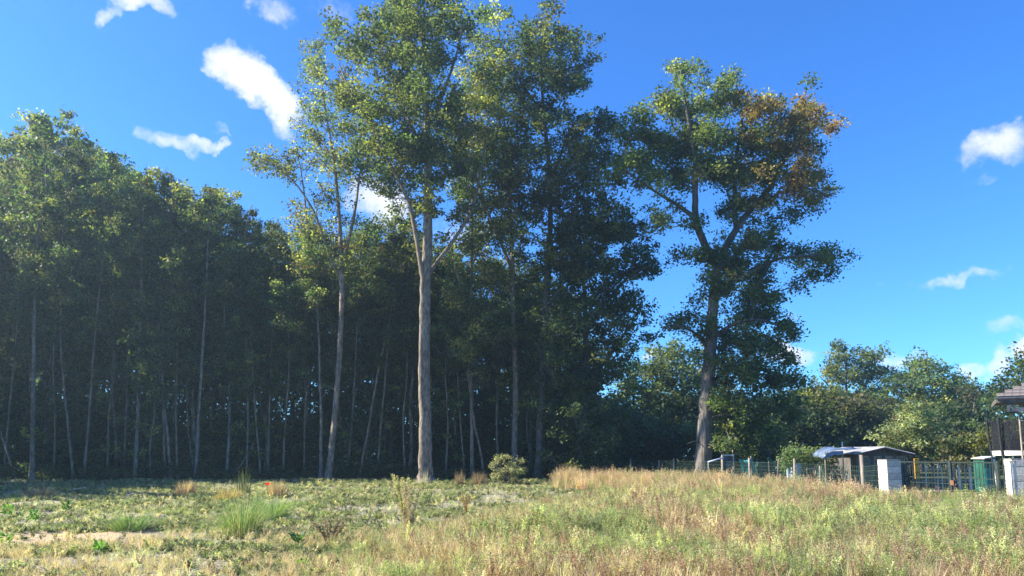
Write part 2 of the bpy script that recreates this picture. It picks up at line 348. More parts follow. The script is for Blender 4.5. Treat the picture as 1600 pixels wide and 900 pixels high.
def leaves(pts, rad, tint, rng, sub=7, per=10, size=.15, flat=.65, sig=.17, droop=0):
    """leaf quads gathered on small twigs inside each clump"""
    n = len(pts); d = rng.normal(size=(n, sub, 3)); d /= np.linalg.norm(d, axis=-1, keepdims=True)
    d *= rng.uniform(.25, 1, (n, sub, 1)) ** .5; d[..., 2] *= flat
    c = pts[:, None] + d * rad[:, None, None]
    g = rng.normal(size=(n, sub, per, 3)); g[..., 2] *= .7
    lp = c[:, :, None] + g * sig
    lp[..., 2] -= droop * rng.uniform(0, 1, lp.shape[:-1])
    subv = rng.normal(0, .16, (n, sub, 1, 1)); col = tint[:, None, None] * (1 + subv + rng.normal(0, .22, (n, sub, per, 1)))
    col = np.clip(np.broadcast_to(col, (n, sub, per, 3)), .008, .6).reshape(-1, 3)
    lp = lp.reshape(-1, 3); m = len(lp)
    nrm = rng.normal(size=(m, 3)); nrm[:, 2] = np.abs(nrm[:, 2]) + .35; nrm /= np.linalg.norm(nrm, axis=1, keepdims=True)
    t = np.cross(nrm, rng.normal(size=(m, 3))); t /= np.linalg.norm(t, axis=1, keepdims=True) + 1e-9; b = np.cross(nrm, t)
    s = size * rng.uniform(.45, 1.5, (m, 1))
    v = np.stack([lp - t * s * .6, lp + b * s * .36, lp + t * s * .6 + nrm * s * .1, lp - b * s * .36], 1).reshape(-1, 3)
    f = np.arange(4 * m).reshape(-1, 4)
    return v, f, np.repeat(col, 4, axis=0)
def grow(sk, pts, rng, r0=.035, zbias=.35):
    """twigs from the limbs out to every clump, each starting on the nearest wood already grown"""
    nodes = list(sk); lines = []
    arr = np.array(nodes); d0 = np.array([np.min(np.linalg.norm(arr - p, axis=1)) for p in pts]); order = np.argsort(d0)
    buf = np.zeros((len(nodes) + len(pts) * 4, 3)); buf[:len(nodes)] = arr; cnt = len(nodes)
    for i in order:
        p = pts[i]; q = buf[:cnt]; dist = np.linalg.norm(q - p, axis=1) + np.clip(q[:, 2] - p[2] + .3, 0, None) * zbias * 4
        a = q[np.argmin(dist)].copy(); ln = np.linalg.norm(p - a)
        if ln < .05: continue
        mid1 = a + (p - a) * .35 + rng.normal(0, .06 * ln, 3) + [0, 0, -.04 * ln]; mid2 = a + (p - a) * .7 + rng.normal(0, .06 * ln, 3)
        pl = np.stack([a, mid1, mid2, p]); rr0 = min(r0 * (.5 + ln * .35), r0 * 2.2)
        lines.append((pl, np.linspace(rr0, .008, 4)))
        buf[cnt:cnt + 3] = pl[1:]; cnt += 3
    return lines
def make_tree(name, label, cat, base, limbs, clump_pts, clump_r, tint, rng, bark, group=None, leaf=.15, sub=7, per=10, sides=12, sig=.17,
              twig_r=.03, flat=.65, droop=0, limbname='limb', leafmat=None, crown='crown', limbbark=None):
    """limbs: list of (world points, radii); the first is the trunk"""
    root = empty(name, base, label, cat, group); base = np.asarray(base, float); sk = []
    for i, (pts, rad) in enumerate(limbs):
        p, r = smooth_line(pts, rad, max(6, int(len(pts) * 4))); 
        wig = rng.normal(0, 1, p.shape) * r[:, None] * .05; wig[0] = 0; p = p + wig
        if i == 0:
            r = r * (1 + .4 * np.exp(-(p[:, 2] - base[2]) / .22))        # root flare
        v, f = tube_np([(p - base, r)], sides * (2 if sides >= 14 else 1) if i == 0 else max(6, sides - 3), wob=.07 if i == 0 and sides >= 14 else .05, rng=rng)
        if i == 0 and sides >= 14:                              # broken stubs and knots up the trunk
            sb = []
            for k in range(9):
                j = int(rng.integers(3, len(p) * .6)); az_ = rng.uniform(0, 6.3); dv_ = np.array([math.cos(az_), math.sin(az_), rng.uniform(.1, .6)]); q0 = p[j] - base + dv_ * r[j] * .7; ln_ = rng.uniform(.12, .5)
                sb.append((np.array([q0, q0 + dv_ * ln_ * .5, q0 + dv_ * ln_ + [0, 0, -.03]]), np.array([.06, .04, .02]) * rng.uniform(.6, 1.1)))
            v_, f_ = tube_np(sb, 6); tag(link('branch_stubs', mesh_np('stubs', v_, f_, smooth=True), root, M_barkdark), kind='stuff')
        link('trunk' if i == 0 else limbname, mesh_np('wood', v, f, smooth=True), root, bark if i == 0 or limbbark is None else limbbark); sk.append(p[len(p) // (3 if i == 0 else 5):])
    sk = np.concatenate(sk)
    tw = grow(sk, clump_pts, rng, twig_r)
    if tw:
        v, f = tube_np([(a - base, r) for a, r in tw], 4); tag(link('branches', mesh_np('branches', v, f, smooth=True), root, M_twig), kind='stuff')
    v, f, c = leaves(clump_pts - base, clump_r, tint, rng, sub, per, leaf, flat, sig, droop)
    tag(link(crown, mesh_np('crown', v, f, c), root, leafmat or M_leaf), kind='stuff')
    return root
def pick_tint(n, rng, cols, w):
    k = rng.choice(len(cols), n, p=np.array(w) / sum(w)); return np.array(cols)[k] * rng.uniform(.8, 1.2, (n, 1))
def PL(seq, Y):                                              # (px, py, radius_px[, dY]) -> world line
    pts = [P(s[0], s[1], Y + (s[3] if len(s) > 3 else 0)) for s in seq]; return np.array(pts), np.array([s[2] / F * Y for s in seq])
# ------------------------------------------------------------------ the big oak standing alone on the right
rng = np.random.default_rng(11)
YO = 44.0
oak_blobs = [(1063,108,17),(1097,102,11),(1067,135,13),(1040,160,22),(1005,178,17),(1062,168,28),(1147,120,13),(1128,137,13),
 (1110,165,25),(1145,160,24,1),(1185,172,24,1),(1203,160,14,1),(1256,158,10,2),(1262,185,26,2),(1300,196,14,2),(1230,195,26,1),(1020,222,25),
 (985,210,20),(1000,247,25),(1042,232,27),(1080,210,28),(1120,212,33),(1170,222,33),(1222,238,28,1),(1262,228,20,1),(968,262,18),(1012,272,20),
 (1052,270,24),(1100,262,28),(1140,270,32),(1190,272,30),(1240,290,26,2),(1276,280,20,1),(1292,300,12),(1270,320,16),(1236,332,16),(1200,318,20),
 (1160,318,20),(1132,330,14),(1040,336,16,3),(1027,352,9,3),(1078,352,10),(1062,397,15),(1100,402,18),(1130,392,20),(1172,382,24),(1150,422,28),
 (1190,432,26),(1212,385,18),(1247,400,20),(1282,396,21),(1300,420,13),(1270,428,14),(1130,452,18),(1180,462,26),(1214,464,12),(1160,492,28),
 (1200,490,20),(1230,500,12),(1230,522,17),(1055,512,17),(1075,497,14),(1092,520,12),(1130,522,18),(1170,532,28),(1210,542,22),(1236,562,16),(1244,597,14),
 (1210,592,24),(1170,582,28),(1135,572,22),(1090,560,10),(1140,622,28),(1180,632,28),(1215,632,20),(1150,668,24),(1190,668,22),(1122,690,12),(1152,700,12),
 (1072,292,12),(995,285,10),(1250,262,18,1),(1210,355,12),(1075,240,20),(1130,130,8),(1125,600,16),(1118,560,15),(1103,500,12),(1108,440,13),(1126,642,16),(1138,690,15),(1175,706,16),(1215,690,16),(1232,650,18),(1165,640,22),(1245,628,12),(1090,470,9),(1055,318,10),(1030,300,9),(1095,345,11)]
pts, rad, X, Yp, idx = clumps_list(oak_blobs, YO, 2.2, rng, 1.7)
pf, rf, xf, yf = clumps_poly([(985,200),(1060,150),(1140,135),(1200,165),(1262,170),(1300,200),(1290,310),(1230,340),(1200,400),(1290,400),(1290,430),(1210,470),(1235,600),(1200,700),(1140,700),(1130,600),(1090,570),(1110,460),(1100,400),(1130,340),(1100,300),(1000,285),(965,270)], YO, 230, 2.8, rng, (.35, .6), group=5, spread=1.0)
pts = np.concatenate([pts, pf]); rad = np.concatenate([rad, rf]); X = np.concatenate([X, xf]); Yp = np.concatenate([Yp, yf]); idx = np.concatenate([idx, np.full(len(pf), 5)])
kind = np.array([b[3] if len(b) > 3 else 0 for b in oak_blobs])[idx]
tint = pick_tint(len(pts), rng, [GREEN * .95, YGREEN, DARK * 1.2, OLIVE], [5, 1, 3, 1])
high = Yp < 330
tint[high] = tint[high] * .85 + YGREEN * .12
wr = (X > 1150) & (Yp < 330) & (rng.uniform(size=len(X)) < .42); tint[wr] = tint[wr] * .5 + RUST * .5
o1 = (kind == 1) & (rng.uniform(size=len(pts)) < .55); tint[o1] = tint[o1] * .45 + RUST * .6
o2 = (kind == 2) & (rng.uniform(size=len(pts)) < .8); tint[o2] = tint[o2] * .35 + RUST * .75
o3 = kind == 3; tint[o3] = PALE
base = GX(1097, YO)
limbs = [PL([(1096,752,14),(1098,720,13),(1101,660,11),(1106,600,10),(1110,540,9),(1114,480,8),(1119,430,7.5),(1121,405,6.2)], YO),
 PL([(1120,415,7),(1101,382,6,-.2),(1088,345,5.5,-.5),(1086,300,4.6,-.7),(1087,258,4,-.6),(1079,205,3.2,-.8),(1069,150,2.2,-1),(1064,110,1.2,-1)], YO),
 PL([(1121,410,6.5),(1148,362,5,.3),(1175,325,4.4,.5),(1205,290,3.8,.9),(1225,250,3,1),(1255,210,2.2,1.2),(1280,192,1.2,1.2)], YO),
 PL([(1088,343,4.5,-.5),(1062,322,2.8,-1),(1035,306,2.2,-1.4),(1010,290,1.6,-1.6),(980,268,1.2,-1.6)], YO),
 PL([(1150,360,4,.3),(1148,310,3.4,1),(1150,250,2.8,1.5),(1160,180,1.6,1.6),(1150,130,.8,1.8)], YO),
 PL([(1117,450,4,0),(1165,430,3,-1),(1215,405,2.4,-1.3),(1285,398,1.2,-1.2)], YO),
 PL([(1111,530,3.5,0),(1150,505,2.8,-.8),(1190,500,2.2,-1),(1230,515,1.1,-1)], YO),
 PL([(1109,548,3,0),(1085,520,2.4,-.4),(1055,508,1.2,-.6)], YO),
 PL([(1106,600,3.2,0),(1150,575,2.6,.8),(1200,580,1.8,1.3),(1240,592,1,1.3)], YO),
 PL([(1103,655,1.3,0),(1130,648,1,-1),(1160,655,.5,-1.4)], YO),
 PL([(1100,690,1.0,0),(1118,700,.8,-1),(1138,716,.4,-1.4)], YO), PL([(1098,692,.9,0),(1085,690,.7,-.5),(1072,694,.35,-.8)], YO)]
make_tree('oak_tree', 'tall oak with rust tinged upper right crown, standing apart right of the wood', 'tree', base, limbs, pts, rad, tint, rng,
          M_barkrough, leaf=.15, sub=8, per=15, sides=14, sig=.26, twig_r=.035, flat=.9, limbbark=M_barkdark)

# ------------------------------------------------------------------ the tall pale-trunked tree in the middle and its neighbours
def poly_tree(label, basepx, Y, limbs, polys, rng, bark, cols, w, r=(.45, .8), leaf=.15, sub=7, per=10, thick=3.0, holes=(), group=None, name='broadleaf_tree', post=None, extra=None, **kw):
    A = []; R = []; XX = []; YY = []
    for poly, n, dY in polys:
        p, q, x, y = clumps_poly(poly, Y + dY, n, thick, rng, r, holes); A.append(p); R.append(q); XX.append(x); YY.append(y)
    if extra:
        p, q, x, y, _ = clumps_list(extra, Y, thick * .4, rng, 1.2); A.append(p); R.append(q); XX.append(x); YY.append(y)
    A = np.concatenate(A); R = np.concatenate(R); XX = np.concatenate(XX); YY = np.concatenate(YY)
    tint = pick_tint(len(A), rng, cols, w)
    if post: tint = post(tint, XX, YY, rng)
    return make_tree(name, label, 'tree', GX(basepx, Y), limbs, A, R, tint, rng, bark, group, leaf, sub, per, **kw)

YM = 44.5
rng = np.random.default_rng(21)
def post_mid(t, x, y, rng):
    k = y < 200; t[k] = t[k] * .75 + YGREEN * .3; return t
poly_tree('tallest tree of the wood with a straight pale trunk forking into a yellow green crown', 665, YM,
 [PL([(665,758,13),(664,735,11),(664,680,9.5),(662,600,9),(663,520,8.5),(664,450,8.5),(667,400,7.5),(668,340,7,.2),(668,260,6,.3),(667,180,4.6,.4),(664,100,3.2,.4),(658,30,2,.4),(655,-20,1,.4)], YM),
  PL([(662,440,4.2,-.2),(656,405,3.6,-.4),(650,370,3.3,-.6),(641,325,3,-.9),(625,285,2.5,-1.2),(603,245,2.8,-1.5),(580,200,2.2,-1.7),(550,150,1.6,-1.8),(530,100,.9,-1.8)], YM),
  PL([(668,430,3.4,.3),(690,400,3,.8),(716,365,2.7,1.2),(735,330,2.4,1.5),(748,285,2,1.7),(758,220,1.8,1.8)], YM),
  PL([(667,200,3.4,.4),(690,150,2.4,-.4),(712,90,1.8,-.8),(725,30,1,-1)], YM),
  PL([(668,250,3.2,.4),(640,190,2.6,.9),(610,120,2,1.2),(590,50,1,1.4)], YM)],
 [([(560,60),(585,20),(610,0),(640,-25),(700,-25),(730,0),(735,60),(715,110),(720,170),(735,220),(728,280),(700,300),(690,340),(655,340),(640,300),(600,280),(560,265),(545,220),(535,170),(520,150),(530,120),(550,100)], 560, 0),
  ([(515,45),(545,35),(575,60),(560,90),(535,80)], 34, 0)],
 rng, M_barkpale, [YGREEN, GREEN * 1.25, OLIVE, GREEN], [4.5, 4, 1, 2], thick=3.6, leaf=.17, sig=.21, per=12, post=post_mid,
 holes=[(705,60,9),(640,318,12),(588,262,12),(700,175,8),(720,140,9),(560,110,8)], sides=16,
 extra=[(575,20,9),(520,42,9),(640,350,12),(690,370,11),(620,330,12),(710,345,12),(680,330,14),(605,300,10),(650,385,9),(725,320,12)], limbbark=M_stem)

rng = np.random.default_rng(22)
YL = 47.5
def post_left(t, x, y, rng):
    k = (x < 480) & (rng.uniform(size=len(x)) < .4); t[k] = t[k] * .6 + BROWN * .5; return t
poly_tree('slim leaning grey trunked tree with an airy brownish green crown, left of the tallest tree', 513, YL,
 [PL([(513,752,5.5),(518,700,4.8),(524,640,4.4),(530,560,4.2),(534,480,4),(534,420,3.8),(531,360,3.2),(527,300,2.6,-.3),(520,240,2,-.4),(508,170,1.4,-.5),(498,90,.7,-.5)], YL),
  PL([(534,420,3,0),(546,370,2.6,.5),(556,320,2.2,.8),(562,270,1.4,1)], YL),
  PL([(533,440,2.6,0),(512,390,2.2,-.6),(490,330,1.8,-1),(455,280,1.2,-1.2),(405,245,.7,-1.2)], YL),
  PL([(500,420,2.2,.8),(482,370,1.8,1),(475,300,1.3,1),(462,220,.7,1)], YL)],
 [([(478,70),(498,62),(515,105),(535,140),(555,180),(585,215),(592,270),(575,300),(540,290),(520,330),(495,320),(480,290),(470,250),(445,225),(462,190),(480,160),(470,125)], 260, 0),
  ([(383,235),(410,228),(440,245),(470,250),(480,300),(455,310),(430,275),(400,265)], 50, 0),
  ([(455,330),(500,320),(560,330),(590,350),(580,420),(520,440),(470,430),(440,390)], 150, 1.5)],
 rng, M_barkpale, [YGREEN, GREEN, OLIVE, BROWN], [3.5, 4, 2, .5], thick=2.6, leaf=.14, sub=6, per=9, post=post_left,
 holes=[(590,300,20),(470,165,6),(500,270,8)], group=None, extra=[(400,240,8),(492,70,7)])
poly_tree('light green tree filling the gap behind the fork of the tallest tree', 612, 57,
 [PL([(612,748,3.4),(610,640,3),(606,540,2.6),(612,440,2),(616,350,.9)], 57)],
 [([(545,400),(570,350),(600,335),(640,345),(680,390),(740,380),(770,430),(760,560),(700,600),(600,600),(550,540)], 330, 0)],
 np.random.default_rng(24), M_stem, [GREEN * 1.25, YGREEN, DARK * 1.2], [4, 2, 2], thick=3.5, leaf=.18, per=11, sig=.2)

poly_tree('slim green tree bridging the crowns of the tallest tree and the broad tree', 738, 50.5,
 [PL([(738,748,3.2),(737,640,3),(734,540,2.8),(736,440,2.4),(738,340,2,.1),(740,240,1.5,.1),(742,150,.8,.1)], 50.5), PL([(735,500,1.8),(715,430,1.4,-.8),(700,360,.7,-1.2)], 50.5), PL([(736,420,1.6),(762,350,1.2,.8),(775,290,.6,1)], 50.5)],
 [([(700,120),(740,80),(775,110),(795,180),(790,260),(800,340),(770,400),(730,420),(700,390),(705,320),(695,230)], 250, 0), ([(560,230),(600,220),(640,260),(650,330),(610,320),(575,290)], 36, -2), ([(700,420),(790,410),(800,520),(750,600),(690,560)], 130, 0)],
 np.random.default_rng(26), M_stem, [GREEN * 1.15, YGREEN, OLIVE, DARK * 1.2], [4, 1.6, 1.4, 2], thick=2.6, leaf=.15, per=11, sig=.2, holes=[(700,175,8),(775,300,7),(720,355,8)])

# ------------------------------------------------------------------ the leafy right end of the wood
GR = None
def end_tree(label, bx, Y, trunk, polys, seed, cols, w, bark=None, holes=(), **kw):
    return poly_tree(label, bx, Y, trunk, polys, np.random.default_rng(seed), bark or M_barkdark, cols, w, holes=holes, **kw)
Y1 = 49.5
end_tree('tall dark trunked tree with the highest ragged crown right of the tallest tree', 841, Y1,
 [PL([(841,752,7),(843,700,6),(847,600,5.6),(852,500,5.2),(857,420,4.8),(860,340,4,.2),(858,260,3.2,.3),(850,180,2.6,.3),(845,100,1.9,.3),(850,30,1,.3)], Y1),
  PL([(859,300,2.6,.3),(880,230,2,.7),(905,190,1.6,1),(950,195,.8,1.2)], Y1), PL([(846,120,2,.3),(880,110,1.4,-.3),(925,95,.7,-.6)], Y1),
  PL([(856,400,3,.2),(910,360,2.2,-.8),(960,350,1.6,-1.3),(995,352,.8,-1.4)], Y1), PL([(849,180,2.2,.3),(810,120,1.7,1),(780,60,.8,1.3)], Y1)],
 [([(835,20),(855,0),(878,25),(885,60),(905,50),(912,75),(880,90),(905,88),(935,90),(928,102),(900,110),(918,128),(905,150),(880,150),(865,175),(820,180),(790,160),(800,110),(780,90),(815,50)], 230, 0),
  ([(810,170),(880,165),(905,175),(945,175),(968,200),(965,250),(975,300),(968,340),(930,330),(880,360),(820,350),(790,300),(790,220)], 400, 0),
  ([(880,340),(960,320),(990,340),(1005,360),(985,375),(950,380),(940,420),(880,440),(840,420)], 190, 0)],
 31, [GREEN, YGREEN, OLIVE, DARK * 1.2], [4, 2.2, 1.6, 3], thick=3.6, leaf=.17, sig=.18, holes=[(862,130,7),(900,120,6),(812,95,7)],
 extra=[(925,95,9),(858,8,9),(910,130,10),(895,60,8)])
Y2 = 51.0
end_tree('broad tree filling the wood between the pale trunk and the dark trunk', 803, Y2,
 [PL([(803,748,5),(804,700,4.6),(806,600,4.4),(802,500,4),(800,400,3.6),(795,300,3),(782,200,2.2),(770,100,1.2),(765,50,.7)], Y2),
  PL([(800,420,2.6,0),(770,350,2,-.8),(745,280,1.4,-1.2),(735,220,.8,-1.4)], Y2), PL([(801,380,2.2),(830,330,1.7,1),(845,270,.8,1.2)], Y2)],
 [([(725,80),(745,20),(765,10),(790,40),(800,90),(815,150),(830,220),(840,330),(820,420),(760,430),(730,400),(715,330),(720,240),(735,180),(718,120)], 520, 0),
  ([(690,430),(760,400),(850,410),(860,520),(840,600),(770,610),(700,560)], 300, 2)],
 32, [GREEN, YGREEN, OLIVE, DARK * 1.1], [4, 2, 2, 3], thick=3.2, leaf=.16, sig=.18, bark=M_barkpale, holes=[(770,62,10),(745,160,8),(728,65,8),(700,470,7)],
 extra=[(755,15,9),(735,60,7),(790,20,7)])
Y3 = 50.0
end_tree('dark leafy tree making the right hand edge of the wood, foliage down to the ground', 905, Y3,
 [PL([(905,748,6),(908,680,5.2),(912,600,4.6),(915,520,4),(912,440,3),(905,360,2),(900,300,1)], Y3),
  PL([(914,520,3),(950,470,2.2,-1),(985,430,1.5,-1.4),(1015,415,.8,-1.4)], Y3), PL([(912,600,3),(950,560,2.2,.6),(990,500,1.2,.9)], Y3), PL([(909,640,2.6),(870,600,2,-1),(840,540,1.2,-1.5)], Y3)],
 [([(850,380),(900,350),(960,345),(990,355),(1000,375),(1020,395),(1030,425),(1000,440),(985,450),(1012,470),(1015,500),(1005,530),(985,545),(990,570),(960,590),(930,620),(860,640),(820,560),(830,450)], 560, 0),
  ([(840,600),(900,590),(950,580),(960,620),(955,680),(960,730),(900,745),(840,740)], 260, .5)],
 33, [GREEN * .9, YGREEN * .8, DARK, DARK * 1.3], [3, .8, 3, 3], thick=3.6, leaf=.18, sig=.18, holes=[(975,460,9),(950,395,6),(1000,445,6)],
 extra=[(1018,405,9),(1000,500,10),(985,430,9),(1000,352,8),(1005,530,8)])

# ------------------------------------------------------------------ woodland tree kinds, copied through the wood
def forest_proto(seed, H=20.0, z0=7.5, R=2.5, n=150, lean=.4, per=9, sub=7, leaf=.16, cols=None, w=None, low=4):
    rng = np.random.default_rng(seed)
    zz = np.linspace(0, H * .96, 8); dx = np.cumsum(rng.normal(0, lean * .3, 8)); dy = np.cumsum(rng.normal(0, lean * .3, 8)); dx -= dx[0]; dy -= dy[0]
    tr = np.stack([dx, dy, zz], -1); rr = np.linspace(.135, .02, 8)
    p, r = smooth_line(tr, rr, 26); r = r * (1 + .5 * np.exp(-p[:, 2] / .3))
    nb = max(10, n // 8); pts = []
    for k in range(nb):                                       # boughs, each carrying its own group of leafy clumps
        u = ((k + rng.uniform(0, 1)) / nb) ** .9; zb = z0 + (H - z0) * u * .93; ln = R * 1.25 * (1 - u * .72) * min(1, .55 + u * 2.2) * rng.uniform(.45, 1.25); az = k * 2.4 + rng.normal(0, .4)
        rise = rng.uniform(.25, .8); m = max(3, int(n / nb * ln / R * 1.3)); t = rng.uniform(.3, 1, m) ** .8
        bx, by = np.interp(zb, p[:, 2], p[:, 0]), np.interp(zb, p[:, 2], p[:, 1])
        pts.append(np.stack([bx + math.cos(az) * ln * t + rng.normal(0, .22, m), by + math.sin(az) * ln * t + rng.normal(0, .22, m), np.minimum(zb + ln * rise * t + rng.normal(0, .22, m), H)], -1))
    pts = np.concatenate(pts)
    lz = rng.uniform(z0 * .3, z0, low); la = rng.uniform(0, 6.3, low); lq = rng.uniform(.4, 1.5, low)
    pts = np.concatenate([pts, np.stack([np.interp(lz, p[:, 2], p[:, 0]) + lq * np.cos(la), np.interp(lz, p[:, 2], p[:, 1]) + lq * np.sin(la), lz], -1)])
    top = np.stack([np.full(3, p[-1, 0]), np.full(3, p[-1, 1]), H - np.array([.1, .5, .9])], -1) + rng.normal(0, .15, (3, 3)); pts = np.concatenate([pts, top])
    rad = rng.uniform(.3, .65, len(pts)); rad[-3:] = .22
    tint = pick_tint(len(pts), rng, cols or [GREEN, YGREEN, DARK * 1.2, OLIVE], w or [4, 1.6, 3, 1.6])
    v, f = tube_np([(p, r)], 8, wob=.05, rng=rng); trunk = mesh_np('trunk', v, f, smooth=True); trunk.materials.append(M_stem)
    tw = grow(p[8:], pts, rng, .025); v, f = tube_np(tw, 3); br = mesh_np('branches', v, f, smooth=True); br.materials.append(M_twig)
    v, f, c = leaves(pts, rad, tint, rng, sub, per, leaf); cr = mesh_np('crown', v, f, c); cr.materials.append(M_leaf)
    return trunk, br, cr, p[-1]
protos = [forest_proto(100 + k, z0=zz, R=R, n=n, lean=.5) for k, (zz, R, n) in enumerate([(7.5, 2.6, 190), (8.5, 3.3, 220), (6.5, 2.4, 180), (10, 3.0, 180), (6, 3.6, 240), (8, 2.2, 150), (11, 3.4, 170), (5, 2.8, 220)])]
def wood_tree(x, y, H, k, label, group, rz, sx=1.0, name='woodland_tree', trunk_mesh=None, crown_shift=(0, 0)):
    base = np.array([x, y, float(gz(x, y)) - .03]); root = empty(name, base, label, 'tree', group)
    tm, br, cr, top = protos[k]; s = H / 20.0
    for nm, me in (('trunk', tm), ('branches', br), ('crown', cr)):
        if nm == 'trunk' and trunk_mesh is not None: link('trunk', trunk_mesh, root); continue
        o = link(nm, me, root); o.rotation_euler = (0, 0, rz); o.scale = (s * sx, s * sx, s)
        if nm != 'trunk': o['kind'] = 'stuff'
        if nm != 'trunk': o.location = (crown_shift[0], crown_shift[1], 0)
    return root
SKX = [-200, 0, 30, 60, 90, 110, 150, 170, 200, 240, 280, 300, 340, 380, 410, 440, 520, 560, 640, 700, 800, 900, 960, 1000]
SKY_ = [200, 195, 158, 150, 172, 192, 200, 228, 252, 268, 278, 268, 292, 292, 345, 345, 350, 345, 350, 380, 400, 430, 560, 600]
def H_for(px, py, Y): return float(P(px, py, Y)[2])
# front row: trunks that can be told apart, each drawn as it leans (px, py pairs from the foot up), foot distance, half width px
front = [
 ([(50,745),(52,640),(53,530),(57,420),(60,350)], 49, 3.4, 'pale thick trunked tree near the left edge of the wood, tallest crown on that side', 1),
 ([(65,727),(74,640),(84,540),(92,450)], 53, 1.5, 'thin dark stem leaning right, just right of the pale thick trunk at the left edge', 0),
 ([(116,738),(108,680),(101,610),(95,530),(96,450)], 50, 1.8, 'slim stem curving left as it rises, between the pale left trunk and a leaning pair', 2),
 ([(119,712),(121,640),(126,540),(130,470)], 54, 1.4, 'faint upright stem behind the slim pair at the left of the wood', 3),
 ([(130,735),(139,660),(144,590),(149,520),(157,440)], 50, 1.9, 'slim pale stem leaning right with a long clean trunk, left part of wood', 5),
 ([(193,722),(198,620),(201,540),(204,460)], 54, 1.5, 'thin stem close behind and left of a thick upright grey trunk', 0),
 ([(211,745),(216,640),(219,520),(222,400),(223,330)], 49.5, 3.0, 'upright grey trunked tree with a thick clean trunk, second thickest on the left', 4),
 ([(224,718),(229,640),(234,570),(238,520)], 54, 1.3, 'thin stem rising right beside the thick upright grey trunk', 2),
 ([(258,742),(256,660),(252,600),(242,560),(238,545)], 50.5, 1.9, 'stem with a sharp kink to the left halfway up', 3),
 ([(267,742),(262,680),(254,600),(253,500),(252,440)], 50.2, 1.9, 'grey stem crossing beside the kinked one at its foot', 1),
 ([(278,742),(275,650),(276,580),(278,500),(280,430)], 51, 1.7, 'slim straight stem between the kinked stem and the brown grey trunk', 5),
 ([(306,743),(311,640),(317,540),(322,460),(324,400)], 50, 2.7, 'brown grey trunk leaning slightly right, thickest between the kinked stem and the bent pale one', 4),
 ([(304,735),(299,710),(294,670),(292,600)], 52, 1.2, 'short thin stem leaning left from the foot of the brown grey trunk', 2),
 ([(327,741),(331,640),(332,540),(334,480)], 54, 1.4, 'faint stem behind and right of the brown grey trunk', 0),
 ([(354,724),(359,640),(353,540),(351,480),(357,430)], 51, 2.3, 'pale stem with a bend to the left and back, lit in its middle', 1),
 ([(6,725),(15,640),(23,560),(28,480)], 52, 1.7, 'thin stem leaning right at the very left edge of the photo', 3),
 ([(84,740),(86,660),(83,580),(88,500)], 51.5, 1.3, 'thin stem between the pale thick trunk and the slim curving one', 5),
 ([(168,740),(170,660),(176,580),(178,500)], 51.5, 1.4, 'thin upright stem in the gap left of the thick upright grey trunk', 1),
 ([(238,744),(234,700),(240,660),(243,600)], 50.2, 1.3, 'crooked thin stem left of the foot of the kinked stem', 3),
 ([(385,742),(388,650),(384,560),(388,490)], 51, 1.6, 'thin stem under the right end of the left skyline', 2),
 ([(442,744),(446,660),(452,570),(450,500)], 51, 1.5, 'thin stem midway between the skyline dip and the straight grey trunk', 0),
 ([(634,742),(630,660),(636,580),(634,500)], 51.5, 1.4, 'thin stem close on the left of the tallest trunk', 3),
 ([(696,742),(700,660),(696,580),(703,500)], 51.5, 1.6, 'thin stem close on the right of the tallest trunk', 5),
 ([(803,700),(806,640),(804,560),(808,500)], 52.5, 1.5, 'thin pale stem half hidden behind the broad tree', 1),
 ([(39,722),(38,640),(40,560)], 54, 1.3, 'thin upright stem just left of the pale thick trunk', 5),
 ([(28,728),(33,620),(36,520)], 55, 1.3, 'faint thin stem between the left edge stem and the pale thick trunk', 0),
 ([(409,743),(403,690),(396,600),(392,520)], 51, 1.6, 'thin stem leaning left where the woodland skyline dips', 2),
 ([(419,746),(421,650),(424,560),(424,480)], 51.5, 1.7, 'slim upright stem under the dip in the woodland skyline', 4),
 ([(475,744),(476,650),(478,560)], 53, 1.4, 'faint stem left of the twin grey trunks', 0),
 ([(501,748),(502,660),(500,590),(498,520),(494,440)], 48.6, 2.5, 'straight grey trunk standing left of the leaning trunk of the airy tree', 3),
 ([(543,740),(551,650),(556,560),(558,480)], 52, 1.9, 'thin stem right of the airy tree, rising straight to the right', 5),
 ([(546,742),(541,700),(534,668)], 53, 1.1, 'low thin stem leaning left beside the airy tree', 2),
 ([(560,738),(572,690),(582,630),(592,575),(601,535)], 50.5, 2.0, 'slender stem leaning strongly right, between the airy tree and the tallest tree', 1),
 ([(588,735),(594,680),(599,620),(606,540)], 51.5, 1.9, 'slender brown stem leaning right, nearest on the left to the tallest tree', 4),
 ([(757,742),(750,700),(740,655),(733,600)], 50.2, 1.7, 'pale thin stem leaning left, just left of the round olive shrub', 2),
 ([(727,738),(721,680),(717,620),(714,560)], 52, 1.4, 'thin stem leaning left between the tallest tree and the pale leaning stem', 5),
 ([(779,740),(776,660),(778,580),(782,500)], 53, 1.6, 'thin upright stem behind the round olive shrub', 0),
 ([(828,742),(829,680),(832,600),(836,520)], 52, 1.9, 'thin dark stem beside the dark trunked tree on its left', 3),
]
rng = np.random.default_rng(77)
assert all(len(q[3].split()) <= 16 for q in front), [q[3] for q in front if len(q[3].split()) > 16]
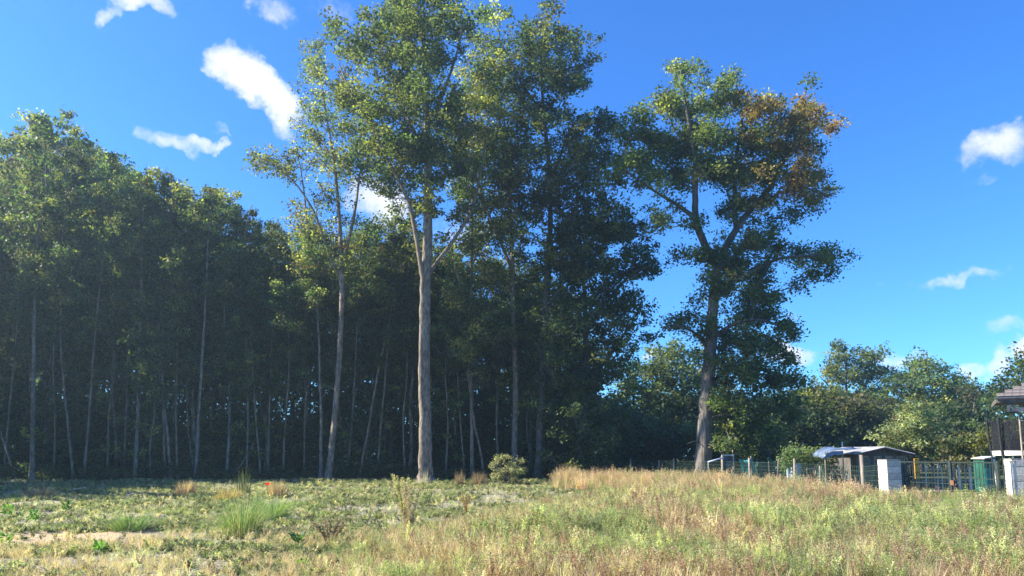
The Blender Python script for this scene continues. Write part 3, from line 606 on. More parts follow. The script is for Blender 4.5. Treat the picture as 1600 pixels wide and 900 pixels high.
for (line, Y, hw, lab, k) in front:
    base = GX(line[0][0], Y); seq = [P(px, py, Y) for px, py in line]; seq[0] = base + np.array([0, 0, -.05])
    d = seq[-1] - seq[-2]; d = d / np.linalg.norm(d); d = d * .5 + np.array([0, 0, .5]); d /= np.linalg.norm(d)
    ptop = line[-1][0] + (8 if line[-1][0] > line[0][0] else -4)
    Ht = H_for(ptop, np.interp(ptop, SKX, SKY_) + rng.uniform(0, 40) + (60 if hw < 1.5 else 0), Y)
    z = seq[-1][2]
    while z < Ht * .93:
        nx = seq[-1] + d * max(1.5, (Ht - z) * .3) + np.array([rng.normal(0, .15), rng.normal(0, .3), 0]); seq.append(nx); z = nx[2]
    seq = np.array(seq); n = len(seq); u = (seq[:, 2] - seq[0, 2]) / (seq[-1, 2] - seq[0, 2] + 1e-6)
    r = hw / F * Y * (1 - .82 * np.clip(u, 0, 1)) + .01
    p, r = smooth_line(seq, r, n * 4); p = p + rng.normal(0, .012, p.shape); r = r * (1 + .5 * np.exp(-(p[:, 2] - base[2]) / .3))
    v, f = tube_np([(p - base, r)], 9, wob=.05, rng=rng); tm = mesh_np('trunk', v, f, smooth=True)
    tm.materials.append(M_barkdark if 'dark' in lab else (M_barkpale if hw > 2.2 else M_stem))
    zc = Ht * .7; cxs = np.interp(zc, p[:, 2], p[:, 0]) - base[0]; cys = np.interp(zc, p[:, 2], p[:, 1]) - base[1]
    wood_tree(base[0], base[1], Ht, (k * 3 + int(line[0][0])) % 8, lab, None, rng.uniform(0, 6.3), .8 if hw < 2 else 1.0, name='woodland_tree', trunk_mesh=tm, crown_shift=(cxs, cys))
# deeper rows
def blocked(x, y, arr, d): return any((x - a) ** 2 + (y - b) ** 2 < d * d for a, b in arr)
placed = []
cnt = 0
for band, (ya, yb, num, dmin) in enumerate([(53, 60, 34, 1.7), (60, 72, 46, 2.0), (72, 90, 44, 2.4)]):
    tries = 0; made = 0
    while made < num and tries < 4000:
        tries += 1
        Y = rng.uniform(ya, yb); px = rng.uniform(-60, 900 if band else 900)
        x = (px - CX) / F * Y
        if blocked(x, Y, placed, dmin): continue
        sk = np.interp(px, SKX, SKY_) + rng.uniform(-8, 90) + (0 if band == 0 else 12)
        H = float(np.clip(H_for(px, sk, Y), 6, 30)); placed.append((x, Y)); made += 1
        wood_tree(x, Y, H, int(rng.integers(0, 8)), 'slender shaded tree deep inside the wood, behind the front row of trunks', 'trees deep inside the wood',
                  rng.uniform(0, 6.3), rng.uniform(.9, 1.15))
# the wood goes on past the left edge and bends towards the camera there
for k in range(50):
    t = k / 49; y = 60 - 35 * t + rng.uniform(-1.5, 1.5); x = min(-.69 * y - 4 - rng.uniform(1, 8), -39 - rng.uniform(0, 9) - 5 * t)
    wood_tree(x, y, rng.uniform(18, 23), int(rng.integers(0, 8)), 'broadleaf tree of the wood beyond the left edge of the photo', 'trees past the left edge of the wood', rng.uniform(0, 6.3), 1.1)

# undergrowth shrubs and saplings
def bush_proto(seed, H, R, n, leaf, cols, w, stems=5, per=9, sub=6, rad=(.25, .5)):
    rng = np.random.default_rng(seed)
    a = rng.uniform(0, 6.3, n); u = rng.uniform(0.05, 1, n); q = R * np.sqrt(rng.uniform(0, 1, n)) * np.sqrt(1 - (u * .95) ** 2 * .85) * (1 + .2 * np.sin(3 * a + seed))
    pts = np.stack([q * np.cos(a), q * np.sin(a), u * H * (1 - .12 * np.sin(2 * a + seed)) ], -1)
    st = []
    for k in range(stems):
        b = rng.uniform(0, 6.3); e = np.array([math.cos(b) * R * .5, math.sin(b) * R * .5, H * .75]); s = np.array([math.cos(b), math.sin(b), 0]) * .08
        pl, r = smooth_line([s, s * .5 + e * .4 + rng.normal(0, .05 * H, 3), e], [.03 * H / 3 + .01, .02, .008], 7); st.append((pl, r))
    tw = grow(np.concatenate([s[0][1:] for s in st]), pts, rng, .012)
    v, f = tube_np(st, 5); v2, f2 = tube_np(tw, 3); me = mesh_np('stems', np.concatenate([v, v2]), np.concatenate([f, f2 + len(v)]), smooth=True); me.materials.append(M_twig)
    v, f, c = leaves(pts, rng.uniform(*rad, n) * H / 4, pick_tint(n, rng, cols, w), rng, sub, per, leaf, sig=.11); cr = mesh_np('crown', v, f, c); cr.materials.append(M_leaf)
    return me, cr
bushes = [bush_proto(200 + k, H, R, n, .13, [GREEN, DARK * 1.1, YGREEN * .8, OLIVE], [3, 4, 1, 1]) for k, (H, R, n) in enumerate([(4, 1.7, 90), (5.5, 1.9, 120), (3, 1.8, 70)])]
bH = [4, 5.5, 3]
def bush(name, label, group, x, y, s, k, rz, cat='shrub', protos_=None, sxy=1, leafname='foliage'):
    root = empty(name, (x, y, float(gz(x, y)) - .03), label, cat, group); me, cr = (protos_ or bushes)[k]
    for nm, m in (('stem', me), (leafname, cr)):
        o = link(nm, m, root); o.rotation_euler = (0, 0, rz); o.scale = (s * sxy, s * sxy, s); o['kind'] = 'stuff'
    return root
for band, (ya, yb, num) in enumerate([(53.5, 58, 34), (58, 67, 34)]):
    for k in range(num):
        Y = rng.uniform(ya, yb); px = (k + rng.uniform(0, 1)) / num * 1000 - 30; x = (px - CX) / F * Y
        bush('understory_shrub', 'shaded undergrowth shrub growing between the trunks inside the wood', 'undergrowth shrubs inside the wood', x, Y, rng.uniform(.8, 1.6), int(rng.integers(0, 3)), rng.uniform(0, 6.3))
# far mass of the wood behind everything: reads as one
def mass(name, label, box, n, r, leaf, seed, cols, w, sub=5, per=8, top=None, sig=.5):
    rng = np.random.default_rng(seed); x0, x1, y0, y1, z0, z1 = box
    x = rng.uniform(x0, x1, n); y = rng.uniform(y0, y1, n); zt = z1 + 1.5 * np.sin(x * .35) + 1.0 * np.sin(x * .9 + 2)
    if top is not None: zt = top(x)
    z = z0 + (zt - z0) * rng.uniform(0, 1, n) ** .8
    pts = np.stack([x, y, z], -1); v, f, c = leaves(pts, rng.uniform(r * .7, r * 1.3, n), pick_tint(n, rng, cols, w), rng, sub, per, leaf, sig=sig)
    tag(link(name, mesh_np('foliage', v, f, c), None, M_leaf), label, None, None, 'stuff')
mass('distant_wood', 'dark mass of far trees closing the view through the wood', (-95, 12, 92, 108, 0, 19), 1900, 1.6, .55, 5, [GREEN, DARK], [1, 2], top=lambda x: np.interp(x, [-95, -70, -40, -12, 12], [24, 21, 18, 15, 9]))
mass('bramble_edge', 'low dark brambles and leaves along the foot of the wood', (-36, 8.5, 49.0, 52.5, 0, .9), 900, .45, .13, 6, [DARK, GREEN, OLIVE * .8], [3, 2, 1], sub=5, per=8, sig=.15, top=lambda x: .5 + .5 * np.sin(x * 1.3) ** 2 + .3 * np.sin(x * .5))

# ------------------------------------------------------------------ trees behind the garden, right of the wood
def back_tree(label, poly, Y, n, seed, cols, w, bx=None, r=(.8, 1.3), leaf=.26, thick=3.5, sub=6, per=9, holes=(), bark=None, group=None, cat_name='broadleaf_tree', polys=None, sig=.3):
    rng = np.random.default_rng(seed); poly = np.array(poly, float); bx = bx or poly[:, 0].mean(); yt = poly[:, 1].min(); yb = 712.4 + 1.6 * F / Y
    cx = poly[poly[:, 1].argmin()][0]
    tr = PL([(bx, yb + 2, 3.2), (bx + 1, yb - (yb - yt) * .3, 2.8), ((bx + cx) / 2, yb - (yb - yt) * .6, 2), (cx, yt + 12, .8)], Y)
    lim = [tr]
    for s in (-1, 1):
        w_ = (poly[:, 0].max() - poly[:, 0].min()) * .32
        lim.append(PL([(bx + 1, yb - (yb - yt) * .4, 1.7), (bx + s * w_ * .5, yb - (yb - yt) * .6, 1.3, s * 1.2), (bx + s * w_, yb - (yb - yt) * .72, .6, s * 2)], Y))
    return poly_tree(label, bx, Y, lim, [(poly, n, 0)], rng, bark or M_barkdark, cols, w, r=r, leaf=leaf, thick=thick, sub=sub, per=per, holes=holes, group=group, sig=sig, sides=8)
back_tree('airy light green tree with a pointed double top, tallest on the skyline over the shed', [(1290,600),(1288,570),(1300,560),(1310,535),(1322,530),(1335,545),(1348,548),(1362,545),(1375,560),(1388,575),(1392,590),(1380,610),(1370,640),(1300,650),(1270,650),(1262,620)], 84, 230, 41,
 [GREEN * 1.3, YGREEN, DARK * 1.3], [4, 2, 1.5], bx=1322, holes=[(1318,578,6),(1345,588,7),(1365,600,6)], r=(.6, 1.1))
back_tree('rounded green tree on the skyline right of the double topped one', [(1405,600),(1412,572),(1425,560),(1445,556),(1470,562),(1490,572),(1500,590),(1520,600),(1535,605),(1530,630),(1500,660),(1440,660),(1400,640)], 82, 260, 42,
 [GREEN * 1.2, YGREEN, DARK * 1.3], [4, 1.5, 2], bx=1440, holes=[(1462,592,5),(1500,602,6)], r=(.6, 1.1))
back_tree('dark dense tree in the dip of the skyline between the two light ones', [(1360,640),(1365,605),(1385,590),(1405,590),(1415,610),(1420,650),(1415,700),(1365,700)], 78, 150, 43, [DARK, GREEN], [3, 2])
back_tree('big dark tree rising behind the grey roof at the right edge', [(1545,620),(1560,600),(1572,580),(1590,562),(1610,550),(1660,545),(1700,600),(1690,690),(1580,700),(1550,680)], 66, 260, 44, [DARK * 1.2, GREEN], [2, 3], bx=1620)
back_tree('thin crowned tree left of the grey roof with sky showing through', [(1500,640),(1505,605),(1525,598),(1532,620),(1530,660),(1535,700),(1495,705),(1490,670)], 76, 110, 45, [GREEN, OLIVE], [3, 1], bx=1515)
back_tree('dark leafy tree behind the pale silvery bush', [(1440,660),(1470,630),(1500,640),(1520,660),(1530,705),(1440,710)], 68, 150, 46, [DARK, GREEN * .9], [3, 2])
back_tree('low olive green tree sloping down right of the oak', [(1215,650),(1225,625),(1250,612),(1275,605),(1300,612),(1310,640),(1305,690),(1220,700)], 66, 170, 47, [OLIVE, GREEN, YGREEN * .9], [2, 3, 2])
back_tree('brownish thin leaved tree in front of the skyline trees', [(1300,650),(1312,622),(1335,608),(1358,615),(1375,640),(1378,700),(1300,702)], 64, 150, 48, [OLIVE * .8, BROWN * .7, GREEN * .9], [3, 1, 3], bx=1325, bark=M_barkpale)
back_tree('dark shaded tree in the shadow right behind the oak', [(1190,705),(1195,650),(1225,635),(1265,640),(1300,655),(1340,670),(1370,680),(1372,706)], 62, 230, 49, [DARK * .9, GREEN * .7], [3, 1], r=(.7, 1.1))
back_tree('pale green tree in the gap between wood and oak', [(960,600),(968,572),(990,565),(1005,572),(1020,590),(1030,640),(1020,690),(965,690),(950,640)], 74, 210, 50, [PALE, GREEN * 1.2, YGREEN * .9], [3, 3, 1], bx=990)
back_tree('fuller green tree showing left of the oak trunk', [(1012,580),(1030,550),(1050,538),(1075,540),(1095,570),(1120,600),(1130,660),(1110,700),(1030,690),(1015,640)], 68, 260, 51, [GREEN * 1.2, PALE, DARK * 1.3], [3, 2, 2], bx=1050)
back_tree('dark low tree at the right foot of the wood', [(930,690),(940,640),(965,625),(1000,650),(1040,670),(1060,705),(1050,722),(930,725)], 60, 190, 52, [DARK, DARK * 1.3, GREEN], [3, 2, 1], r=(.5, .9))
back_tree('dark low tree behind the foot of the oak', [(1040,725),(1045,690),(1080,660),(1130,650),(1190,655),(1215,690),(1220,716)], 60, 220, 53, [DARK, DARK * 1.3, GREEN], [3, 2, 1], r=(.5, .9))
mass('distant_hedge', 'dark far hedge line behind the gardens', (6, 90, 92, 104, 0, 8), 1500, 1.5, .5, 7, [DARK, GREEN], [2, 1])
# garden bushes
def one_bush(label, poly, Y, n, seed, cols, w, leaf=.12, r=(.25, .45), thick=1.2, bark=None, name='garden_bush', stems=5, sig=.14):
    rng = np.random.default_rng(seed); poly = np.array(poly, float); bx = poly[:, 0].mean(); yb = 712.4 + 1.6 * F / Y
    pts, rad, x, y = clumps_poly(poly, Y, n, thick, rng, r, group=6, spread=max(.16, r[0] * 1.1)); lim = []
    for k in range(stems):
        ex = poly[:, 0].min() + (k + .5) / stems * (poly[:, 0].max() - poly[:, 0].min()); lim.append(PL([(bx, yb, 1.3), ((bx + ex) / 2, yb - (yb - poly[:, 1].min()) * .4, 1.0, rng.uniform(-.5, .5)), (ex, poly[:, 1].min() * .6 + yb * .4, .4, rng.uniform(-1, 1) * thick)], Y))
    return make_tree(name, label, 'bush', GX(bx, Y), lim, pts, rad, pick_tint(len(pts), rng, cols, w), rng, M_twig, leaf=leaf, sub=6, per=9, sides=7, sig=sig, limbname='stem', crown='foliage', twig_r=.015)
one_bush('large pale silvery green bush behind the mesh gate', [(1378,712),(1380,680),(1388,665),(1398,668),(1405,640),(1420,628),(1435,622),(1455,635),(1465,655),(1472,680),(1470,712)], 39, 210, 61, [PALE * 1.35 + np.array([.04, .02, .01]), PALE * 1.1 + .02, OLIVE * 1.2], [4, 2, 2], leaf=.11, r=(.22, .4), thick=1.2)
one_bush('low olive bush right of the silvery one', [(1472,720),(1478,690),(1495,680),(1512,688),(1518,718)], 37.5, 60, 62, [OLIVE * .95, GREEN, YGREEN * .7], [3, 2, 1])
one_bush('bright yellow green bush beside the green playhouse', [(1515,722),(1520,690),(1532,668),(1545,665),(1550,700),(1546,720)], 37.5, 60, 63, [YGREEN * .75, GREEN * 1.1], [3, 2])
one_bush('small pale leaved fruit bush left of the blue sheet', [(1246,728),(1250,705),(1262,695),(1275,690),(1288,700),(1290,725)], 38.4, 36, 64, [PALE, GREEN * 1.2], [3, 2])
one_bush('small green bush behind the pale blue barrel', [(1222,730),(1226,702),(1238,694),(1248,704),(1250,728)], 38.6, 30, 65, [GREEN * 1.3, PALE], [3, 2])
one_bush('grassy bush behind the shed roof', [(1292,712),(1300,697),(1316,690),(1326,700),(1326,714)], 53, 32, 66, [YGREEN, OLIVE], [2, 2])
# ------------------------------------------------------------------ round olive shrub and dead grass clumps at the wood's edge
one_bush('round olive green shrub standing alone in front of the wood', [(766,738),(768,726),(774,722),(778,712),(784,709),(790,708),(794,714),(808,712),(812,718),(812,728),(820,735),(816,748),(808,757),(778,757),(772,748)], 42.0, 120, 71,
         [np.array([.32, .31, .20]), np.array([.27, .24, .16]), np.array([.22, .24, .13])], [3, 2, 2], leaf=.075, r=(.13, .24), thick=.8, name='round_shrub', sig=.08)

# ------------------------------------------------------------------ field plants: small kinds, planted by the ten thousand
def blades(n, h, spread, wd, rng, bend=.35, r0=.03, hv=.3):
    a = rng.uniform(0, 6.3, n); q_ = np.sqrt(rng.uniform(0, 1, n)) * (1 + .25 * np.sin(3 * a + h * 9) + .15 * np.sin(5 * a)) * .85
    b0 = np.stack([np.cos(a) * r0 * q_, np.sin(a) * r0 * q_, np.zeros(n)], -1)
    hh = h * rng.uniform(1 - hv, 1 + hv, n); dr = np.stack([np.cos(a), np.sin(a)], -1) * (spread * rng.uniform(.2, 1, n))[:, None]
    if r0 > .15: hh = hh * (1 - .6 * (np.hypot(b0[:, 0], b0[:, 1]) / r0) ** 2)
    m = b0 + np.stack([dr[:, 0] * .35, dr[:, 1] * .35, hh * .55], -1); t = b0 + np.stack([dr[:, 0], dr[:, 1], hh * (1 - bend * rng.uniform(0, .6, n))], -1)
    c = rng.uniform(0, 6.3, n); sx = np.stack([np.cos(c), np.sin(c), np.zeros(n)], -1) * wd * .5
    v = np.stack([b0 - sx, b0 + sx, m + sx * .9, m - sx * .9, t + sx * .15, t - sx * .15], 1).reshape(-1, 3)
    i = np.arange(n)[:, None] * 6; f = np.concatenate([i + [0, 1, 2, 3], i + [3, 2, 4, 5]])
    return v, f
def leaflets(pos, dirs, L, wd, rng):
    n = len(pos); d = dirs / (np.linalg.norm(dirs, axis=1, keepdims=True) + 1e-9); s = np.cross(d, rng.normal(size=(n, 3)) * .4 + [0, 0, 1]); s /= np.linalg.norm(s, axis=1, keepdims=True) + 1e-9
    L = np.asarray(L).reshape(-1, 1) * np.ones((n, 1))
    v = np.stack([pos, pos + d * L * .45 + s * wd * .5, pos + d * L, pos + d * L * .45 - s * wd * .5], 1).reshape(-1, 3)
    return v, np.arange(4 * n).reshape(-1, 4)
def join(*vf):
    V = []; Fq = []; n = 0
    for v, f in vf: V.append(v); Fq.append(np.asarray(f) + n); n += len(v)
    return np.concatenate(V), np.concatenate(Fq)
def weed(rng, h, nst, leafL, leafW, dens, spread=.12, up=.8, top=True, stemr=.004):
    lines = []; P0 = []; D0 = []; LL = []
    for k in range(nst):
        a = rng.uniform(0, 6.3); hh = h * rng.uniform(.7, 1.1); e = np.array([math.cos(a) * spread, math.sin(a) * spread, hh]) * [rng.uniform(.3, 1.2), rng.uniform(.3, 1.2), 1]
        pl, r = smooth_line([np.zeros(3) + [math.cos(a) * .02, math.sin(a) * .02, 0], e * [.4, .4, .5], e], [stemr, stemr * .8, stemr * .4], 5); lines.append((pl, r))
        m = int(dens * hh); t = rng.uniform(.15, 1, m); pos = np.stack([np.interp(t, np.linspace(0, 1, 5), pl[:, j]) for j in range(3)], -1)
        b = rng.uniform(0, 6.3, m); d = np.stack([np.cos(b), np.sin(b), np.full(m, up) + rng.normal(0, .3, m)], -1)
        P0.append(pos); D0.append(d); LL.append(leafL * rng.uniform(.6, 1.2, m) * (1.15 - .5 * t))
        if top:
            m = int(dens * .35 * hh) + 3; t = rng.uniform(.75, 1, m); pos = np.stack([np.interp(t, np.linspace(0, 1, 5), pl[:, j]) for j in range(3)], -1) + rng.normal(0, .025, (m, 3))
            P0.append(pos); D0.append(rng.normal(size=(m, 3)) + [0, 0, .8]); LL.append(np.full(m, leafL * .45))
    return join(tube_np(lines, 3), leaflets(np.concatenate(P0), np.concatenate(D0), np.concatenate(LL), leafW, rng))
src = bpy.data.collections.new('field_plant_kinds')           # kept out of the scene, only instanced from
r3 = np.random.default_rng(301)
kinds = []
def kind_mesh(v, f):
    me = mesh_np('plant', v, f); me.materials.append(M_field); o = bpy.data.objects.new('plant_%02d' % len(kinds), me); src.objects.link(o); kinds.append(o)
for k in range(3): kind_mesh(*blades(26, .13, .13, .008, r3))                       # 0-2 short grass
for k in range(3): kind_mesh(*blades(30, .38, .20, .006, r3, bend=.2))              # 3-5 straw tuft
for k in range(4): kind_mesh(*weed(r3, .55, 4, .055, .010, 95))                     # 6-9 tall green weed
for k in range(3): kind_mesh(*weed(r3, .5, 3, .03, .014, 110, up=.5, spread=.16))   # 10-12 dry seed stalks
for k in range(3):                                                                   # 13-15 leafy rosettes
    n = 16; a = r3.uniform(0, 6.3, n); kind_mesh(*leaflets(np.stack([np.cos(a) * .02, np.sin(a) * .02, np.full(n, .01)], -1), np.stack([np.cos(a), np.sin(a), r3.uniform(.2, 1.3, n)], -1), .12 * r3.uniform(.6, 1.2, n), .05, r3))
for k in range(3):                                                                   # 16-18 litter: dead stems and crumbs lying flat
    n = 16; a = r3.uniform(0, 6.3, n); kind_mesh(*leaflets(np.stack([r3.normal(0, .09, n), r3.normal(0, .09, n), r3.uniform(.005, .03, n)], -1), np.stack([np.cos(a), np.sin(a), r3.uniform(-.05, .25, n)], -1), .11 * r3.uniform(.4, 1.3, n), .009, r3))
for k in range(3): kind_mesh(*weed(r3, .16, 4, .035, .02, 200, up=.4, spread=.10, top=False))  # 19-21 low clover-like cover

def vnoise(x, y, sc, seed):
    g = np.random.default_rng(seed).uniform(0, 1, (64, 64)); X = x / sc + 500.3; Yv = y / sc + 500.7
    i = np.floor(X).astype(int); j = np.floor(Yv).astype(int); u = X - i; v = Yv - j; u = u * u * (3 - 2 * u); v = v * v * (3 - 2 * v)
    G = lambda a, b: g[a % 64, b % 64]
    return (G(i, j) * (1 - u) + G(i + 1, j) * u) * (1 - v) + (G(i, j + 1) * (1 - u) + G(i + 1, j + 1) * u) * v
def fbm(x, y, sc, seed): return vnoise(x, y, sc, seed) * .55 + vnoise(x, y, sc * .45, seed + 1) * .3 + vnoise(x, y, sc * .2, seed + 2) * .15
def scatter(name, label, pos, idx, scl, tint, rng):
    n = len(pos); me = bpy.data.meshes.new(name); me.vertices.add(n); me.vertices.foreach_set('co', pos.astype(np.float32).ravel())
    a = me.attributes.new('kind', 'INT', 'POINT'); a.data.foreach_set('value', idx.astype(np.int32))
    a = me.attributes.new('grow', 'FLOAT_VECTOR', 'POINT'); a.data.foreach_set('vector', scl.astype(np.float32).ravel())
    rot = np.stack([rng.normal(0, .12, n), rng.normal(0, .12, n), rng.uniform(0, 6.283, n)], -1).astype(np.float32)
    a = me.attributes.new('turn', 'FLOAT_VECTOR', 'POINT'); a.data.foreach_set('vector', rot.ravel())
    a = me.attributes.new('tint', 'FLOAT_COLOR', 'POINT'); c = np.ones((n, 4), np.float32); c[:, :3] = np.clip(tint, .01, .8); a.data.foreach_set('color', c.ravel())
    o = link(name, me); tag(o, label, None, None, 'stuff')
    ng = bpy.data.node_groups.get('plant_out')
    if ng is None:
        ng = bpy.data.node_groups.new('plant_out', 'GeometryNodeTree')
        ng.interface.new_socket('Geometry', in_out='INPUT', socket_type='NodeSocketGeometry'); ng.interface.new_socket('Geometry', in_out='OUTPUT', socket_type='NodeSocketGeometry')
        n_ = ng.nodes; l = ng.links; gi = n_.new('NodeGroupInput'); go = n_.new('NodeGroupOutput')
        ip = n_.new('GeometryNodeInstanceOnPoints'); ci = n_.new('GeometryNodeCollectionInfo'); ci.inputs[0].default_value = src; ci.inputs[1].default_value = True; ci.inputs[2].default_value = True
        def na(nm, t):
            q = n_.new('GeometryNodeInputNamedAttribute'); q.data_type = t; q.inputs[0].default_value = nm; return q.outputs[0]
        l.new(gi.outputs[0], ip.inputs['Points']); l.new(ci.outputs[0], ip.inputs['Instance']); ip.inputs['Pick Instance'].default_value = True
        l.new(na('kind', 'INT'), ip.inputs['Instance Index']); l.new(na('turn', 'FLOAT_VECTOR'), ip.inputs['Rotation']); l.new(na('grow', 'FLOAT_VECTOR'), ip.inputs['Scale'])
        l.new(ip.outputs[0], go.inputs[0])
    m = o.modifiers.new('plants', 'NODES'); m.node_group = ng
    return o
G_BRIGHT = np.array([.29, .33, .15]); G_MID = np.array([.205, .225, .125]); STRAW = np.array([.60, .51, .37]); TAN = np.array([.49, .37, .28]); REDBR = np.array([.33, .21, .155]); GREYD = np.array([.38, .35, .30]); YEL = np.array([.48, .46, .25])
def area(n, rng, y0, y1, power=1.35):                         # more plants near, fewer far
    u = rng.uniform(0, 1, n); y = (y0 ** (2 - power) + u * (y1 ** (2 - power) - y0 ** (2 - power))) ** (1 / (2 - power)); x = rng.uniform(-.76, .76, n) * y
    return x, y
def side(x, y): return x - (-2.2 + (y - 11) * .275) + (fbm(x, y, 3.0, 90) - .5) * 4     # >0: tall weeds on the right
rng = np.random.default_rng(401)
limit = 48.6
# low cover all over the left
x, y = area(120000, rng, 8.0, 50.0); s = side(x, y); f1 = fbm(x, y, 1.5, 91) + rng.normal(0, .06, len(x)); f2 = fbm(x, y, .6, 95)
q = GX(75, 15.0); sand = np.hypot((x - q[0]) * .75, y - q[1]) < 1.6 + (f2 - .5) * 2
fencex = 12.2 - (y - 23) * .06
keep = (rng.uniform(size=len(x)) < np.where(f1 > .54, .85, .10 + .32 * f2)) & ~(sand & (rng.uniform(size=len(x)) < .93)) & (y < limit) & ((x < fencex) | (y < 22.5))
keep &= ~((s > .5) & (rng.uniform(size=len(x)) < .55))
x, y, s, f1, f2 = x[keep], y[keep], s[keep], f1[keep], f2[keep]; n = len(x)
kd = np.where(f1 > .5, rng.choice([0, 1, 2, 19, 20, 21, 13, 14, 15], n, p=[.13, .13, .13, .16, .16, .16, .04, .04, .05]), rng.choice([16, 17, 18, 0, 1, 19, 20, 3, 4], n, p=[.2, .2, .17, .09, .09, .08, .08, .05, .04]))
tint = np.where((f1 > .5)[:, None], G_MID, GREYD) * 1.0
k = f2 > .55; tint[k] = tint[k] * .5 + G_BRIGHT * .55
k = rng.uniform(size=n) < .20; tint[k] = STRAW * .8
k = rng.uniform(size=n) < .10; tint[k] = G_MID * .45
f3 = fbm(x, y, 1.6, 97); near = (y < 16) & (f3 > .46) & (rng.uniform(size=n) < .40); kd[near] = rng.choice([3, 4, 5, 10, 11], near.sum()); tint[near] = TAN * rng.uniform(.8, 1.2, (near.sum(), 1))
tint = tint * rng.uniform(.75, 1.25, (n, 1)); sc = rng.uniform(.6, 1.3, (n, 1)) * np.where(near, .5, 1.0)[:, None] * (1 + np.clip(y - 20, 0, 30) / 55)[:, None] * np.ones((n, 3))
sc[:, 2] *= .8
lit = np.isin(kd, [16, 17, 18]); tint[lit] = (GREYD * 1.4 + .03) * rng.uniform(.6, 1.3, (lit.sum(), 1))
st = np.isin(kd, [3, 4]) & ~near; sc[st] *= .5; tint[st] = STRAW * .85
scatter('field_ground_cover', 'short patchy grass, clover and dead stems covering the field', np.stack([x, y, gz(x, y)], -1), kd, sc, tint, rng)
# tall weeds on the right
x, y = area(62000, rng, 8.5, 48.0, 1.3); s = side(x, y); f1 = fbm(x, y, 1.3, 101) + rng.normal(0, .10, len(x)); f2 = fbm(x, y, .5, 105); fencex = 11.6 - (y - 23) * .09
keep = (s > -.3) & ((x < fencex) | (y < 22 - (x - 12) * .15)) & (y < 45)
keep &= rng.uniform(size=len(x)) < (.35 + f2)
x, y, s, f1, f2 = x[keep], y[keep], s[keep], f1[keep], f2[keep]; n = len(x)
farb = np.clip((y - 27) / 10, 0, 1); dry = (f1 + .10 * farb - .02 * np.clip(x - 2, 0, 10) * (y < 22)) > .475
kd = np.where(dry, rng.choice([3, 4, 5, 10, 11, 12], n, p=[.2, .2, .2, .14, .13, .13]), rng.choice([6, 7, 8, 9, 3, 4, 0, 1], n, p=[.2, .2, .2, .2, .05, .05, .05, .05]))
tint = np.where(dry[:, None], TAN * 1.05, G_MID * 1.15)
k = ~dry & (f2 > .5); tint[k] = G_BRIGHT * 1.0
k = ~dry & (rng.uniform(size=n) < .3); tint[k] = YEL
k = dry & (rng.uniform(size=n) < .45); tint[k] = STRAW
k = dry & (np.isin(kd, [10, 11, 12])) & (rng.uniform(size=n) < .65); tint[k] = REDBR
k = rng.uniform(size=n) < .10; tint[k] = REDBR * .55
tint = tint * rng.uniform(.75, 1.25, (n, 1))
hgt = rng.uniform(.4, 1.25, n) * np.clip(.55 + s * .25, .55, 1.05) * (.8 + .4 * f1) * np.where(y < 13, .8, 1) * (1 + .25 * farb)
sc = np.stack([hgt * 1.2, hgt * 1.2, hgt], -1)
scatter('tall_weeds', 'knee high green and tan weeds thick over the right half of the field', np.stack([x, y, gz(x, y)], -1), kd, sc, tint, rng)

# ------------------------------------------------------------------ single plants one can point to
M_p = {}
def pm(name, c, **k):
    if name not in M_p: M_p[name] = leaf_mat(name, tuple(c), transl=.35, var=.0, rough=.6, **k)
    return M_p[name]
def plant(name, label, cat, px, Y, mk, material, part='leaves', group=None, s=1, stem=None, stem_mat=None):
    g = GX(px, Y); root = empty(name, g, label, cat, group)
    v, f = mk; tag(link(part, mesh_np(part, v * s, f), root, material), kind='stuff')
    if stem: v, f = stem; tag(link('dry_stems', mesh_np('stem', v * s, f), root, stem_mat), kind='stuff')
    return root
r4 = np.random.default_rng(501)
def big_weed(h, nst, spread, leafL, leafW, dens, seed):
    rg = np.random.default_rng(seed); return weed(rg, h, nst, leafL, leafW, dens, spread, .7, True, .007)
plant('dried_weed', 'tall dead brown weed in front of the tallest trunk, mid field', 'plant', 640, 15.2, big_weed(.98, 11, .24, .06, .024, 120, 1), pm('dead_brown_plant', (.40, .32, .23)), 'dry_leaves')
plant('dried_weed', 'greener topped dead weed just behind the tall brown one, mid field', 'plant', 632, 18.5, big_weed(1.1, 12, .34, .07, .03, 120, 2), pm('straw_plant', (.42, .38, .20)), 'dry_leaves')
plant('dried_weed', 'low dark dead weed left of the tall brown one, near foreground', 'plant', 515, 13.2, big_weed(.5, 16, .28, .055, .024, 150, 3), pm('dark_dead_plant', (.26, .20, .15)), 'dry_leaves')
plant('dried_weed', 'dark seeded dead weed in the tan grass left of the fence posts', 'plant', 1045, 24, big_weed(.95, 12, .55, .07, .03, 70, 4), pm('dead_brown_plant', (.40, .32, .23)), 'dry_leaves')
plant('dried_weed', 'tall brown seed headed weed before the dark gate at the right', 'plant', 1525, 14.5, big_weed(.85, 7, .2, .06, .03, 85, 5), pm('dead_brown_plant', (.40, .32, .23)), 'dry_leaves')
plant('dried_weed', 'rusty upright weed clump in the middle of the green field', 'plant', 728, 21, big_weed(.55, 8, .18, .05, .02, 90, 6), pm('rusty_plant', (.30, .17, .08)), 'dry_leaves')
plant('dried_weed', 'small rusty weed right of the rusty upright clump', 'plant', 850, 22, big_weed(.4, 6, .14, .05, .02, 90, 7), pm('rusty_plant', (.30, .17, .08)), 'dry_leaves')
